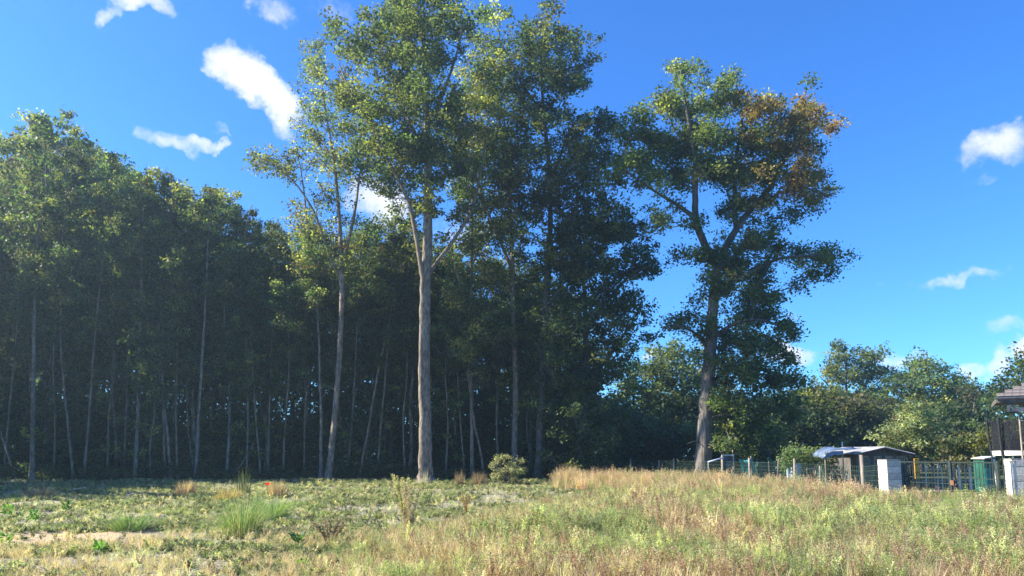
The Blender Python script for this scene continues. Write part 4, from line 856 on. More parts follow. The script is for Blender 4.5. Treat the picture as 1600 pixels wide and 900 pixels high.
# feathery green broom tuft
plant('broom_bush', 'feathery bright green broom bush in the left foreground', 'bush', 378, 15.6, blades(800, .74, .62, .008, r4, bend=.3, r0=.42, hv=.7), pm('broom_green', (.17, .24, .10)), 'stems', stem=blades(500, .62, .6, .008, r4, bend=.3, r0=.45, hv=.7), stem_mat=pm('broom_straw', (.36, .33, .17)))
plant('broom_bush', 'smaller light green broom tuft behind the feathery one', 'bush', 425, 19.5, blades(650, .6, .75, .010, r4, bend=.3, r0=.3, hv=.4), pm('broom_light', (.22, .29, .11)), 'stems')
plant('broom_bush', 'low green tuft left of the feathery broom bush', 'bush', 205, 16.5, blades(700, .38, .5, .009, r4, bend=.4, r0=.35, hv=.4), pm('broom_green', (.13, .20, .06)), 'stems')
def docks(seed, n, L, h):
    rg = np.random.default_rng(seed); a = rg.uniform(0, 6.3, n); z = rg.uniform(.02, h, n)
    return leaflets(np.stack([np.cos(a) * .03, np.sin(a) * .03, z], -1), np.stack([np.cos(a), np.sin(a), rg.uniform(.1, 1.2, n)], -1), L * rg.uniform(.6, 1.2, n), L * .4, rg)
dk = pm('dock_green', (.07, .13, .035)); dk2 = pm('fresh_green', (.13, .25, .04))
for px, Y, h, L, lab, m_, sd in [(466, 12.4, .32, .16, 'dark leafy dock plant in the centre left foreground', dk, 1), (470, 10.6, .16, .12, 'small bright leafed seedling below the dark dock plant', dk2, 2),
    (8, 13.6, .26, .15, 'leafy green plant at the lower left corner', dk2, 3), (12, 19.5, .3, .18, 'bright leafy plant at the left edge beside the shadow', dk2, 4), (52, 18.5, .28, .16, 'bright leafy plant just inside the shadow at left', dk2, 5),
    (105, 21.5, .28, .2, 'leafy green plant on the sunlit strip above the shadow', dk, 6), (155, 12.2, .2, .13, 'bright leafed weed in the tan grass at lower left', dk2, 7), (1165, 12.8, .22, .12, 'dark leafed plant low in the right foreground weeds', dk, 8),
    (625, 25, .25, .2, 'dark low leafy plant behind the tall dead weed', dk, 9)]:
    plant('dock_plant', lab, 'plant', px, Y, docks(sd, 34, L, h), m_)
# dry grass tufts along the far edge
def tuft(label, px, Y, h, w, n, c, nm):
    plant('grass_tuft', label, 'grass tuft', px, Y, blades(n, h, w * .5, .016, r4, bend=.25, r0=w, hv=.35), pm(nm, c), 'blades')
tuft('pinkish dry grass tuft left of the poppy, edge of the shade', 290, 30.5, .62, .42, 420, (.42, .29, .20), 'pink_straw')
tuft('tan dry grass tuft right behind the poppy', 432, 29, .62, .38, 380, (.42, .30, .19), 'pink_straw')
tuft('golden dry grass tuft left of the poppy', 358, 26.5, .5, .5, 420, (.40, .30, .15), 'gold_straw')
tuft('thin dark green stalks left of the poppy', 380, 31, 1.1, .35, 90, (.10, .12, .05), 'thin_stalks')
tuft('tall tan dry grass tuft at the left end of the tan belt', 888, 37, 1.05, .8, 600, (.44, .30, .18), 'pink_straw')
tuft('tan dry grass tuft in the middle of the belt left of the oak', 940, 37, .95, .9, 600, (.46, .32, .19), 'pink_straw')
tuft('tan dry grass tuft nearest left of the oak trunk', 1000, 36, .8, .9, 600, (.44, .31, .19), 'pink_straw')
tuft('dull brown dry tuft just left of the round olive shrub', 748, 41, .75, .5, 300, (.24, .18, .12), 'dull_straw')
tuft('thin dull brown dry tuft nearer the tallest trunk', 718, 40, .85, .3, 160, (.26, .19, .13), 'dull_straw')
tuft('pale dry stalks at the foot of the tallest trunk', 664, 41, .9, .25, 60, (.40, .36, .30), 'pale_straw')
tuft('faint dry tuft in the deep shade at the left', 60, 27, .5, .6, 300, (.25, .19, .13), 'dull_straw')
# tan belt, countless
xb = rng.uniform(0, 1, 5200); pxb = 868 + xb * 480; yb = 40 - xb * 14 + rng.normal(0, 2.2, 5200); xx = (pxb - CX) / F * yb
ok = (xx < 11.6 - (yb - 23) * .09); xx, yb = xx[ok], yb[ok]; n = len(xx); hh = rng.uniform(.9, 1.7, n) * (.65 + .7 * fbm(xx, yb, 1.2, 77))
scatter('tan_grass_belt', 'belt of tall tan dry grass along the far right edge of the field', np.stack([xx, yb, gz(xx, yb)], -1), rng.choice([3, 4, 5, 10, 11, 6], n, p=[.25, .25, .2, .1, .1, .1]),
        np.stack([hh * 1.1, hh * 1.1, hh], -1), np.where(rng.uniform(size=(n, 1)) < .72, STRAW * [.9, .76, .80], G_MID * 1.3) * rng.uniform(.7, 1.2, (n, 1)), rng)
# poppy
g = GX(417, 25); root = empty('poppy', g, 'single red poppy flower standing at the shaded edge of the field', 'flower')
b = MB(); b.tube([(0, 0, 0), (.02, .01, .3), (0, 0, .60)], [.005, .004, .003], 5); b.build('stem', M_greenpl, root)
M_pop = leaf_mat('poppy_red', (.75, .03, .02), transl=.4, var=0)
pet = MB(); 
for k in range(5):
    a = k * 1.2566; vs = []; 
    for r_, z_ in ((.006, 0), (.06, .025), (.10, .08)):
        for da in (-.62, 0, .62): vs.append((math.cos(a + da) * r_, math.sin(a + da) * r_, z_ + (.008 if da else 0)))
    me = MB().add(vs, [(0, 1, 4, 3), (1, 2, 5, 4), (3, 4, 7, 6), (4, 5, 8, 7)]).build('petal', M_pop, root, True); me.location = (0, 0, .60)
b = MB(); b.tube([(0, 0, .59), (0, 0, .615), (0, 0, .63)], [.008, .014, .006], 7); b.build('seed_head', M_darkmetal, root)
# sticks and dead branches in the grass
def stick(label, a, b_, Y0, Y1, r=.02, name='fallen_branch', z=None):
    p0 = GX(a[0], Y0) if z is None else P(a[0], a[1], Y0); p1 = P(b_[0], b_[1], Y1); root = empty(name, p0, label, 'branch')
    rg = np.random.default_rng(int(a[0])); m = (p0 + p1) / 2 + rg.normal(0, .06, 3); p, rr_ = smooth_line([np.zeros(3), m - p0, p1 - p0], [r, r * .8, r * .4], 10)
    v, f = tube_np([(p, rr_)], 6, wob=.08, rng=rg); link('stick', mesh_np('stick', v, f, smooth=True), root, M_wood)
    q = p[6]; v, f = tube_np([(np.array([q, q + [.12, .05, .14], q + [.16, .05, .3]]), np.array([r * .5, r * .4, .004]))], 4); link('twig', mesh_np('twig', v, f), root, M_wood)
stick('thin pale stick poking up from the shade at left', (168, 773), (160, 752), 30, 30, .02)
stick('pale dead branch lying in the shade edge, right of the upright stick', (176, 768), (212, 770), 29, 28.6, .035)
stick('pale dead branch lying farther left in the shade', (100, 760), (137, 762), 33, 32.5, .035)
stick('short white stick on the ground left of the feathery broom', (178, 846), (194, 838), 14.2, 14.6, .014)
stick('dead stick leaning in the weeds at lower centre right', (868, 870), (882, 845), 11.9, 12.6, .008)
stick('bare leaning dead pole at the left edge of the wood', (25, 728), (-6, 655), 50, 50, .05, 'leaning_pole')
stick('dead pole leaning right beneath the skyline dip', (360, 728), (396, 693), 50.5, 50.5, .05, 'leaning_pole')
# ------------------------------------------------------------------ wire fence from the wood to the block pillar
def world_post(parent, org, px, Y, ztop, r, mat_, name='post', lean=0):
    g = GX(px, Y) - org; b = MB(); b.tube([g + [0, 0, -.1], g + [lean * .5, 0, ztop * .5], g + [lean, 0, ztop]], [r, r * .97, r * .9], 8); return b.build(name, mat_, parent, True)
fp = [(940, 56, 1.3), (986, 52, 1.45), (1030, 47.5, 1.35), (1054, 44.5, 1.5), (1129, 38.5, 1.62), (1173, 34.5, 1.52), (1243, 30, 1.52), (1351, 25.2, 1.72)]
org = GX(940, 56); root = empty('wire_fence', org, 'green wire mesh fence on wooden posts running from the wood to the block pillar', 'fence')
for i, (px, Y, zt) in enumerate(fp): world_post(root, org, px, Y, zt, .055 if i < 7 else .07, M_wood, lean=.02 * (-1) ** i)
b = MB(); g = GX(1351, 25.2) - org; b.tube([g + [0, 0, .85], g + [.30, -.1, -.05]], [.045, .05], 7); b.build('brace', M_wood, root)
tri = lambda a, c, r: ([a + [r, 0, 0], a + [-r * .5, r * .87, 0], a + [-r * .5, -r * .87, 0], c + [r, 0, 0], c + [-r * .5, r * .87, 0], c + [-r * .5, -r * .87, 0]], [(0, 1, 4, 3), (1, 2, 5, 4), (2, 0, 3, 5)])
ends = fp + [(1376, 23.6, 1.45)]
for i in range(len(ends) - 1):
    a = GX(ends[i][0], ends[i][1]) - org; c = GX(ends[i + 1][0], ends[i + 1][1]) - org; n = int(np.linalg.norm(c - a) / .12); w_ = MB()
    for k in range(1, n): p = a + (c - a) * k / n; w_.add(*tri(p + [0, 0, .03], p + [0, 0, 1.32], .006))
    for z in np.arange(.05, 1.4, .16):
        s_ = np.array([0, 0, z]); w_.add([a + s_ + [0, 0, .004], a + s_ + [0, .006, -.003], a + s_ + [0, -.006, -.003], c + s_ + [0, 0, .004], c + s_ + [0, .006, -.003], c + s_ + [0, -.006, -.003]], [(0, 1, 4, 3), (1, 2, 5, 4), (2, 0, 3, 5)])
    tag(w_.build('wire_netting', M_wire, root), None, None, None, 'stuff')
# block pillars
def pillar(label, c, w, d, courses, rz, hb=.2):
    root = empty('block_pillar', c, label, 'pillar', None, rz); blk = None
    for k in range(courses):
        nm = 'block'; z = k * hb + hb / 2; b = MB()
        b.box((0, 0, 0), (w, d, hb - .012), bev=.008)
        if blk is None: o = b.build(nm, M_block, root); blk = o.data
        else: o = link(nm, blk, root)
        o.location = (random.Random(k).uniform(-.003, .003), random.Random(k + 9).uniform(-.003, .003), z - .006)
        o.rotation_euler = (0, 0, math.radians(random.Random(k).choice([0, 180])))
    MB().box((0, 0, courses * hb / 2), (w - .02, d - .02, courses * hb - .03)).build('mortar', M_mortar, root)
    MB().box((0, 0, courses * hb - .0045 + .012), (w + .004, d + .004, .018)).build('cap', M_mortar, root)
    return root
YP = 22.8; gp = GX(1396, YP)
pillar('grey concrete block pillar rising from the weeds, left end of the dark mesh gate', gp + [0, .1, -.06], .46, .46, 8, math.radians(7), .193)
YQ = 19.6; gq = GX(1604, YQ)
pillar('pale block pillar cut by the right edge of the photo', gq + [.02, .1, -.02], .62, .4, 8, math.radians(-8), .190)
for k, (px, lab) in enumerate([(1585.5, 'thin white metal post at the outer side of the right pillar'), (1592, 'thin white metal post nearest the right pillar face')]):
    g = GX(px, YQ - .35); o = MB().box((0, 0, .70), (.045, .045, 1.4), bev=.006).build('white_post', M_white); o.location = g; tag(o, lab, 'post')
    MB().box((0, 0, 1.41), (.055, .055, .02)).build('post_cap', M_darkmetal, o)
# dark mesh gate between the pillars
a = gp + [.34, .25, 0]; c = gq + [-.42, .35, 0]; c[2] = a[2] = 0
root = empty('mesh_gate', a, 'dark metal gate of thin upright bars between the two block pillars', 'gate'); dv = c - a; Lg = np.linalg.norm(dv); u = dv / Lg; ang = math.atan2(u[1], u[0])
for z, t in ((1.42, .035), (.98, .02), (.82, .02), (.16, .03)): MB().box(dv / 2 + [0, 0, z], (Lg, .03, t), rz=ang).build('rail', M_darkmetal, root)
nb = 30; bm_ = None
for k in range(1, nb):
    p = dv * k / nb; 
    if bm_ is None: o = MB().box((0, 0, .79), (.012, .012, 1.24)).build('bar', M_darkmetal, root); bm_ = o.data
    else: o = link('bar', bm_, root)
    o.location = p; o.rotation_euler = (0, 0, ang)
for t in (.004, .56, .996): MB().box(dv * t + [0, 0, .72], (.075, .075, 1.5), rz=ang).build('post', M_darkmetal, root)
MB().box(dv * .56 + [0, -.06, .85], (.12, .06, .14), rz=ang).build('lock', mat('rusty_lock', (.16, .08, .05), .8), root)

# ------------------------------------------------------------------ garden things behind the fence
# shed with low gable and corrugated roof
Ys = 37; g0 = GX(1379, Ys); root = empty('garden_shed', g0, 'low grey shed with a shallow gabled corrugated roof behind the block pillar', 'shed', None, math.radians(12))
hw = 1.42; dep = 2.6; ez = 1.74; rz_ = 2.02
MB().add([(-hw, 0, 0), (hw, 0, 0), (hw, 0, ez), (0, 0, rz_), (-hw, 0, ez), (-hw, dep, 0), (hw, dep, 0), (hw, dep, ez), (0, dep, rz_), (-hw, dep, ez)],
         [(0, 1, 2, 3, 4), (9, 8, 7, 6, 5), (0, 4, 9, 5), (1, 6, 7, 2)]).build('wall', M_greywood, root)
bd = None
for k in range(19):
    x = -hw + .075 + k * .15; h = ez + (rz_ - ez) * (1 - abs(x) / hw) - .03
    MB().box((x, -.012, h / 2), (.138, .018, h)).build('board', M_greywood, root)
for x in (-.9, -.2, .45, 1.1):
    f_ = MB(); 
    for s_ in (-1, 1): f_.box((x + s_ * .2, -.035, 1.42), (.035, .03, .40)); f_.box((x, -.035, 1.42 + s_ * .185), (.365, .03, .03))
    f_ = f_.build('window', M_wood, root); MB().box((x, -.028, 1.42), (.36, .012, .34)).build('pane', M_glass, f_)
for s_ in (-1, 1):
    vs = []; fs = []; nc = 26; x0 = 0; x1 = s_ * (hw + .28); z0 = rz_ + .06; z1 = ez - .0
    for k in range(nc * 2 + 1):
        y_ = -.35 + (dep + .7) * k / (nc * 2); b_ = .02 * (1 if k % 2 else -1); vs += [(x0, y_, z0 + b_), (x1, y_, z1 + b_)]
    m_ = len(vs); vs += [(v[0], v[1], v[2] - .012) for v in vs]
    for k in range(nc * 2): i = k * 2; fs += [(i, i + 1, i + 3, i + 2), (m_ + i, m_ + i + 2, m_ + i + 3, m_ + i + 1), (i + 1, m_ + i + 1, m_ + i + 3, i + 3)]
    fs += [(0, m_, m_ + 1, 1)]
    MB().add(vs, fs).build('roof', M_roof, root)
    MB().box((x1 / 2, -.33, (z0 + z1) / 2 - .075), (abs(x1) + .06, .025, .11), ry=math.atan2(z0 - z1, abs(x1)) * s_).build('bargeboard', mat('brown_board', (.09, .05, .04), .8), root)
# blue sheet on poles beside the shed
Yb = 35.8; p0 = P(1287, 714, Yb); root = empty('tarpaulin', (p0[0], Yb, 0), 'shiny blue grey tarpaulin curving over a pole frame left of the shed', 'tarpaulin')
prof = [(1287, 716), (1289, 711), (1293, 706.5), (1299, 703.5), (1307, 702), (1318, 702), (1330, 703), (1345, 701)]
vs = []; fs = []
for j, dy in enumerate(np.linspace(0, 1.3, 6)):
    for (px, py) in prof: q = P(px, py, Yb) - np.array([p0[0], Yb, 0]); vs.append((q[0] + .03 * math.sin(j * 2 + px), q[1] + dy, q[2] + .08 * dy + .03 * math.sin(j * 1.7 + px * .1)))
m_ = len(prof)
for j in range(5):
    for i in range(m_ - 1): a_ = j * m_ + i; fs.append((a_, a_ + 1, a_ + 1 + m_, a_ + m_))
o = MB().add(vs, fs).build('sheet', M_bluesheet, root, True); md = o.modifiers.new('thickness', 'SOLIDIFY'); md.thickness = .012
vs = [tuple(P(px, py, Yb) - np.array([p0[0], Yb + .012, 0])) for px, py in [(1288, 715), (1293, 708), (1300, 705), (1317, 704.5), (1316, 711), (1303, 711), (1296, 714), (1292, 717)]]
o = MB().add(vs, [(0, 1, 2, 5, 6, 7), (2, 3, 4, 5)]).build('hanging_flap', M_bluesheet, root); md = o.modifiers.new('thickness', 'SOLIDIFY'); md.thickness = .01
for px in (1290, 1318, 1343): q = P(px, 704, Yb); MB().tube([(q[0] - p0[0], .1, -.05), (q[0] - p0[0], .1, q[2] - .04)], .03, 6).build('pole', M_wood, root)
# white pole behind it
o = MB().tube([(0, 0, 0), (0, 0, 2.36)], .035, 8).build('white_pole', M_white, None, True); o.location = GX(1319.5, 41); tag(o, 'short white pole standing behind the tarpaulin left of the shed roof', 'pole')
# pale door frame with a slate panel, with a pole rail to the left
Yd = 38; g0 = GX(1139, Yd); root = empty('panel_frame', g0, 'pale wooden frame holding a dark slate coloured panel, right of the oak trunk', 'panel')
for x in (-.27, .27): MB().box((x, 0, .82), (.07, .07, 1.64), bev=.008).build('upright', M_wood, root)
MB().box((0, 0, 1.66), (.62, .08, .05)).build('top_rail', M_white, root); MB().box((0, 0, .85), (.465, .03, 1.5)).build('panel', M_slate, root)
q0 = P(1106, 722, Yd - .1); q1 = P(1131, 715, Yd - .1); o = MB().tube([(0, 0, 0), tuple(q1 - q0)], .04, 7).build('leaning_rail', M_paleblue, None, True); o.location = q0; tag(o, 'pale grey rail sloping down to the left from the slate panel frame', 'rail')
MB().tube([(.02, 0, -q0[2] + float(gz(q0[0], q0[1]))), (.02, 0, 0)], .03, 6).build('support', M_wood, o)
# teal slide / sheet
Yt = 37.6; root = empty('teal_sheet', GX(1168, Yt), 'teal plastic sheet hanging slantwise from a post right of the slate panel', 'plastic sheet'); g0 = GX(1168, Yt)
vs = []; fs = []
for j in range(9):
    t = j / 8
    for i in range(6):
        s_ = i / 5; px = 1155 + 9 * t + s_ * (20 - 6 * t + 4 * math.sin(t * 3)); py = 717 + 2 * math.sin(s_ * 3) + t * 34; q = P(px, py, Yt + .12 * math.sin(s_ * 6 + t * 2) + .5 * t); vs.append(tuple(q - g0))
for j in range(8):
    for i in range(5): a_ = j * 6 + i; fs.append((a_, a_ + 1, a_ + 7, a_ + 6))
o = MB().add(vs, fs).build('sheet', M_teal, root, True); md = o.modifiers.new('thickness', 'SOLIDIFY'); md.thickness = .015
MB().tube([(.25, .05, -.1), (.25, .05, 1.62)], .035, 7).build('post', M_wood, root); MB().tube([tuple(P(1153, 717, Yt) - g0), tuple(P(1178, 717, Yt) - g0)], .025, 6).build('rail', M_darkmetal, root)
# green board leaning
g0 = GX(1224, 39.5); q = P(1200, 716, 39.5) - g0; q2 = P(1225, 738, 39.5) - g0
o = MB(); c_ = (q + q2) / 2; ln = np.linalg.norm(q2 - q) ; o.box(c_, (ln, .05, .16), ry=math.atan2(q[2] - q2[2], q2[0] - q[0])); o = o.build('slide_rail', M_greenpl); o.location = g0; tag(o, 'green plank like slide rail sloping down to the right, left of the pale blue barrel', 'slide rail')
MB().tube([tuple(q + [.05, .05, 0]), (q[0] + .05, .05, -.05)], .03, 6).build('support', M_greywood, o)
# pale blue barrel and narrow drum
def barrel(label, px, Y, r, h, m):
    root = empty('barrel', GX(px, Y), label, 'barrel'); b = MB(); pr = [(0, .9), (.04, 1), (.3, 1.0), (.32, 1.04), (.36, 1.0), (.64, 1.0), (.66, 1.04), (.70, 1), (.95, 1), (1, .93)]
    b.tube([(0, 0, z * h) for z, _ in pr], [r * k for _, k in pr], 18); b.build('body', m, root, True)
    MB().tube([(0, 0, h + .002), (0, 0, h + .03)], [r * .88, r * .84], 16).build('lid', M_white, root, True)
    MB().tube([(r * .4, 0, h + .03), (r * .4, 0, h + .06)], .04, 8).build('bung', M_slate, root)
barrel('pale blue plastic barrel behind the fence wire', 1244.5, 38, .27, 1.22, M_paleblue); barrel('narrow pale blue drum touching the left side of the pale blue barrel', 1232.5, 38.2, .08, 1.2, M_paleblue)
# old wooden posts and stakes in the garden
rs = np.random.default_rng(9)
stakes = [(1168, 694, 46, 'short post with a crosspiece on top, in front of the dark trees'), (1146, 702, 43, 'weathered stake right of the slate panel'), (1203, 700, 45, 'thin stake left of the fruit bush'),
 (1257, 690, 44, 'tall thin stake in the pale fruit bush'), (1150, 698, 48, 'dark stake behind the teal sheet'), (1184, 702, 47, 'weathered stake behind the sloping green rail'), (1320, 742, 30, 'leaning pale stake left of the near fence post'),
 (1282, 728, 36, 'short weathered stake right of the pale blue barrel'), (1217, 716, 31, 'wooden stake in front of the pale blue barrel')]
for i, (px, py, Y, lab) in enumerate(stakes):
    g = GX(px, Y); zt = P(px, py, Y)[2] - g[2]
    o = MB().tube([(0, 0, -.1), (rs.normal(0, .02), 0, zt * .5), (rs.normal(0, .04), 0, zt)], [.045, .042, .038], 7).build('stake', M_wood if i % 2 else M_greywood, None, True); o.location = g; tag(o, lab, 'post')
    if i == 0: MB().box((0, 0, zt + .02), (.42, .08, .05)).build('crosspiece', M_greywood, o)
# low timber rail and raised beds
for px0, px1, Y, z, lab in [(1262, 1278, 37, .95, 'pale timber rail low behind the fence, right of the barrel')]:
    a_ = GX(px0, Y); c_ = GX(px1, Y); o = MB().box(((c_[0] - a_[0]) / 2, 0, z), (c_[0] - a_[0], .06, .09)).build('timber_rail', M_wood); o.location = a_; tag(o, lab, 'rail')
    for x_ in (0.03, c_[0] - a_[0] - .03): MB().box((x_, .055, z / 2), (.07, .05, z + .08)).build('leg', M_wood, o)
# dark water tank / green cover
def cover(label, pxa, pxb, pyt, Y, m, dep=1.0):
    a_ = GX(pxa, Y); c_ = GX(pxb, Y); zt = P(pxa, pyt, Y)[2]; w_ = c_[0] - a_[0]; vs = []; fs = []; nx, ny = 9, 6
    root = empty('covered_crate', ((a_[0] + c_[0]) / 2, Y, float(a_[2])), label, 'crate')
    prof_ = [(0, 0)] + [(0, .4)] + [(.02, .8)] + [(.08, .97)] + [(.3, 1)] + [(.7, 1.0)] + [(.92, .96)] + [(.98, .8)] + [(1, .4)] + [(1, 0)]
    for j in range(ny):
        for (u_, v_) in prof_: vs.append(((u_ - .5) * w_ + .02 * math.sin(j * 2.3 + u_ * 9), dep * j / (ny - 1) + .03 * math.sin(v_ * 7 + j), v_ * zt + .02 * math.sin(u_ * 11 + j)))
    k_ = len(prof_)
    for j in range(ny - 1):
        for i in range(k_ - 1): a2 = j * k_ + i; fs.append((a2, a2 + 1, a2 + 1 + k_, a2 + k_))
    fs.append(tuple(range(k_))); fs.append(tuple((ny - 1) * k_ + i for i in range(k_ - 1, -1, -1)))
    MB().add(vs, fs).build('cover', m, root); 
    for s_ in (-1, 1): MB().tube([(s_ * w_ * .3, -.03, .0), (s_ * w_ * .3, -.03, zt * .9)], .012, 5).build('strap', M_wire, root)
M_dgreen = mat('dark_green_cover', (.025, .06, .05), .7, scale=4, var=.35, bump=.5)
cover('crate under a dark green cover, below the blue tarpaulin', 1289, 1325, 722, 40, M_dgreen); cover('long crate under a dark cover between the teal sheet and the barrel', 1184, 1216, 721, 43, M_dgreen)
# timber strip edging in the garden
for (pa, Ya, pb, Yb2, lab) in [(1235, 33, 1345, 29.5, 'pale timber edging board along the ground inside the fence'), (1415, 27.5, 1500, 27, 'pale timber edging board on the ground behind the gate')]:
    a_ = GX(pa, Ya); c_ = GX(pb, Yb2); d_ = c_ - a_; o = MB().box(d_ / 2 + [0, 0, .33], (np.linalg.norm(d_), .05, .07), rz=math.atan2(d_[1], d_[0])).build('edging_board', M_wood); o.location = a_; tag(o, lab, 'board')
    for t in (.02, .34, .66, .98): MB().box(d_ * t + [0, .06, .15], (.05, .05, .42)).build('peg', M_wood, o)
# yellow board
root = empty('yellow_panel', GX(1435, 34), 'narrow yellow plastic panel upright behind the gate, right of the block pillar', 'panel')
MB().box((0, 0, 1.13), (.23, .06, .92), bev=.012).build('panel', M_yellow, root); MB().tube([(0, .05, 0), (0, .05, 1.5)], .02, 6).build('pole', M_darkmetal, root)
for z in (.95, 1.32): MB().box((0, -.034, z), (.24, .012, .03)).build('strap', M_slate, root)
# white stakes row / low picket fence behind the gate
root = empty('picket_fence', GX(1440, 37), 'row of uneven pale pickets and rails behind the gate', 'fence'); g0 = GX(1440, 37)
pk = [1448, 1461, 1467, 1473, 1482, 1490, 1500, 1510, 1517, 1526, 1532]
for i, px in enumerate(pk):
    q = GX(px, 37) - g0; h = [1.25, 1.15, 1.32, 1.1, 1.2, 1.12, 1.35, 1.3, 1.15, 1.2, 1.25][i]
    MB().box(q + [0, 0, h / 2], ([.06, .1, .07, .05, .08, .06, .11, .09, .12, .07, .18][i], .03, h), ry=[.03, -.02, .06, 0, -.03, .02, 0, .04, 0, -.04, .02][i]).build('picket', M_white if i % 3 != 1 else M_wood, root)
q = GX(1534, 37) - g0
for z in (.45, 1.05): MB().box(q / 2 + [0, .03, z], (q[0], .025, .06)).build('rail', M_wood, root)
# green playhouse with white corner
root = empty('playhouse', GX(1548, 34), 'small green playhouse with a white corner post, left of the trampoline', 'playhouse')
MB().box((0, .4, .72), (.42, .8, 1.42), bev=.01).build('wall', M_greenpl, root); MB().box((.27, -.02, .70), (.09, .09, 1.62), ry=-.07).build('corner_post', M_white, root)
MB().add([(-.24, -.1, 1.50), (.30, -.1, 1.58), (.30, .9, 1.58), (-.24, .9, 1.50), (-.24, -.1, 1.54), (.30, -.1, 1.63), (.30, .9, 1.63), (-.24, .9, 1.54)], [(3, 2, 1, 0), (4, 5, 6, 7), (0, 1, 5, 4), (1, 2, 6, 5), (2, 3, 7, 6), (3, 0, 4, 7)]).build('roof', M_white, root)
MB().box((-.06, -.005, .62), (.22, .02, .95)).build('door', M_teal, root)
# trampoline with black safety net on posts
Yt = 27.5; ctr = P(1596, 707, Yt + 1.6); root = empty('trampoline', (ctr[0], ctr[1], float(gz(ctr[0], ctr[1]))), 'raised round trampoline with black safety net and pale pad at the right edge', 'trampoline')
R = .9; zp = ctr[2]
ring = [(math.cos(a) * R, math.sin(a) * R) for a in np.linspace(0, 2 * math.pi, 33)[:-1]]
vs = []; fs = []
for (x, y_) in ring: vs += [(x * 1.06, y_ * 1.06, zp - .12), (x * 1.08, y_ * 1.08, zp + .06), (x * .8, y_ * .8, zp + .07), (x * .8, y_ * .8, zp - .02)]
for i in range(32):
    for k in range(4): a_ = i * 4 + k; b_ = i * 4 + (k + 1) % 4; c_ = ((i + 1) % 32) * 4 + (k + 1) % 4; d_ = ((i + 1) % 32) * 4 + k; fs.append((a_, d_, c_, b_))
MB().add(vs, fs).build('pad', M_white, root)
MB().add([(x * .81, y_ * .81, zp + .03) for x, y_ in ring], [tuple(range(32))]).build('mat', M_net, root)
for k in range(6):
    a = math.radians(18 + 60 * k); x, y_ = math.cos(a) * R * 1.1, math.sin(a) * R * 1.1
    MB().tube([(x, y_, 0), (x, y_, zp - .1)], .03, 7).build('leg', M_darkmetal, root); MB().tube([(x, y_, zp - .1), (x * 1.06, y_ * 1.06, zp + .7), (x * 1.08, y_ * 1.08, zp + 1.32)], .045, 8).build('net_post', M_net, root)
nv = MB()
for k in range(120):                                          # netting strands, real geometry
    a = 2 * math.pi * k / 120; x, y_ = math.cos(a) * R * 1.03, math.sin(a) * R * 1.03; nv.add(*tri(np.array([x, y_, zp + .05]), np.array([x, y_, zp + 1.22]), .008))
for z in np.linspace(.1, 1.22, 22):
    for k in range(32):
        p_ = np.array([ring[k][0] * 1.03, ring[k][1] * 1.03, zp + z]); q_ = np.array([ring[(k + 1) % 32][0] * 1.03, ring[(k + 1) % 32][1] * 1.03, zp + z])
        nv.add([p_ + [0, 0, .008], p_ + [0, 0, -.008], q_ + [0, 0, -.008], q_ + [0, 0, .008]], [(0, 1, 2, 3)])
tag(nv.build('safety_net', M_net, root), None, None, None, 'stuff')
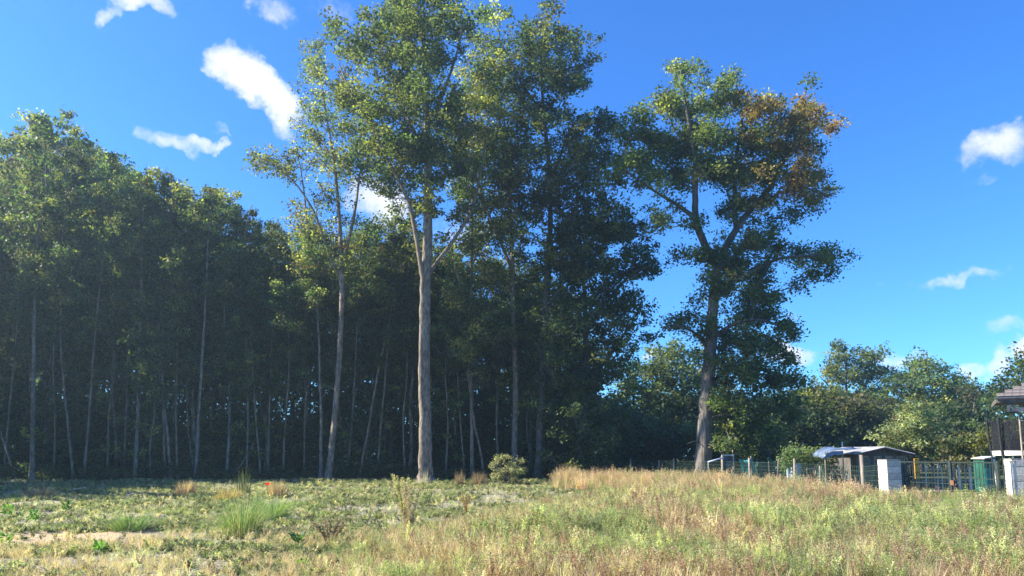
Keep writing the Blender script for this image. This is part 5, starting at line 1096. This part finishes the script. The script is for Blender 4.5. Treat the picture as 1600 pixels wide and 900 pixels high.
# house porch corner with tiled eave
Yh = 25; pe = P(1558, 621, Yh); rt = (pe[0], Yh, 0); root = empty('house', rt, 'corner of a low house with a grey tiled porch roof entering at the right edge', 'house', None, math.radians(-30))
ez = pe[2]; W_, D_ = 7.0, 3.2; sl = math.tan(math.radians(26)); hp = D_ / 2
vs = [(0, 0, ez), (W_, 0, ez), (W_, D_, ez), (0, D_, ez), (hp, hp, ez + sl * hp), (W_, hp, ez + sl * hp)]
MB().add(vs + [(v[0], v[1], v[2] - .08) for v in vs[:4]], [(0, 1, 5, 4), (0, 4, 3), (3, 4, 5, 2), (9, 8, 7, 6), (0, 6, 7, 1), (0, 3, 9, 6), (2, 8, 9, 3), (1, 7, 8, 2, 5)]).build('roof', M_tiles, root)
tb = None
for r_ in range(6):
    for c_ in range(14):
        yy = r_ * .26; x_ = yy + .08 + c_ * .225
        if x_ > 3.4: continue
        if tb is None: o = MB().box((0, 0, 0), (.220, .32, .018), rx=math.atan(sl) - .06, bev=.006).build('roof_tile', M_tiles, root); tb = o.data
        else: o = link('roof_tile', tb, root)
        o.location = (x_ + .03, yy + .13, ez + sl * (yy + .13) + .035)
MB().box((W_ / 2 - .02, -.02, ez - .13), (W_ + .06, .03, .10)).build('fascia', M_greywood, root); MB().box((-.02, D_ / 2, ez - .13), (.03, D_ - .04, .10)).build('fascia', M_greywood, root)
MB().tube([(-.05, -.10, ez - .04), (W_, -.10, ez - .04)], .04, 8).build('gutter', M_slate, root)
MB().box((.32, .06, ez - .34), (.13, .10, .30)).build('bracket', M_slate, root); MB().box((.32 + 2.6, .06, ez - .42), (5.2, .10, .13)).build('beam', M_slate, root)
MB().box((W_ / 2 + 1.1, D_ / 2 + .5, (ez - .2) / 2), (W_ - 2.2, D_ - 1.2, ez - .22)).build('wall', M_render, root)
MB().tube([(.60, .3, 0), (.60, .3, ez - .48)], .03, 8).build('porch_post', M_wood, root)
MB().box((1.25, .3, P(1580, 692, 24.8)[2]), (1.3, .05, .07)).build('porch_rail', M_greywood, root)
for o in bpy.data.objects:
    l_ = o.get('label')
    if l_ and len(l_.split()) > 16: print('LONG', len(l_.split()), l_)

# ------------------------------------------------------------------ thin bluish volume added to imitate sun glare veiling the lens
GLARE_VEIL = 0.0008
m = bpy.data.materials.new('glare_veil'); m.use_nodes = True; n = m.node_tree.nodes; n.clear(); out = n.new('ShaderNodeOutputMaterial'); pv = n.new('ShaderNodeVolumePrincipled')
pv.inputs['Color'].default_value = (.55, .8, 1, 1); pv.inputs['Density'].default_value = GLARE_VEIL; pv.inputs['Anisotropy'].default_value = .55
m.node_tree.links.new(pv.outputs[0], out.inputs['Volume'])
tag(MB().box((0, 45, 14.5), (230, 150, 31.4)).build('glare_veil', m), 'thin bluish volume added to imitate lens glare between the camera and the wood', None, None, 'stuff')
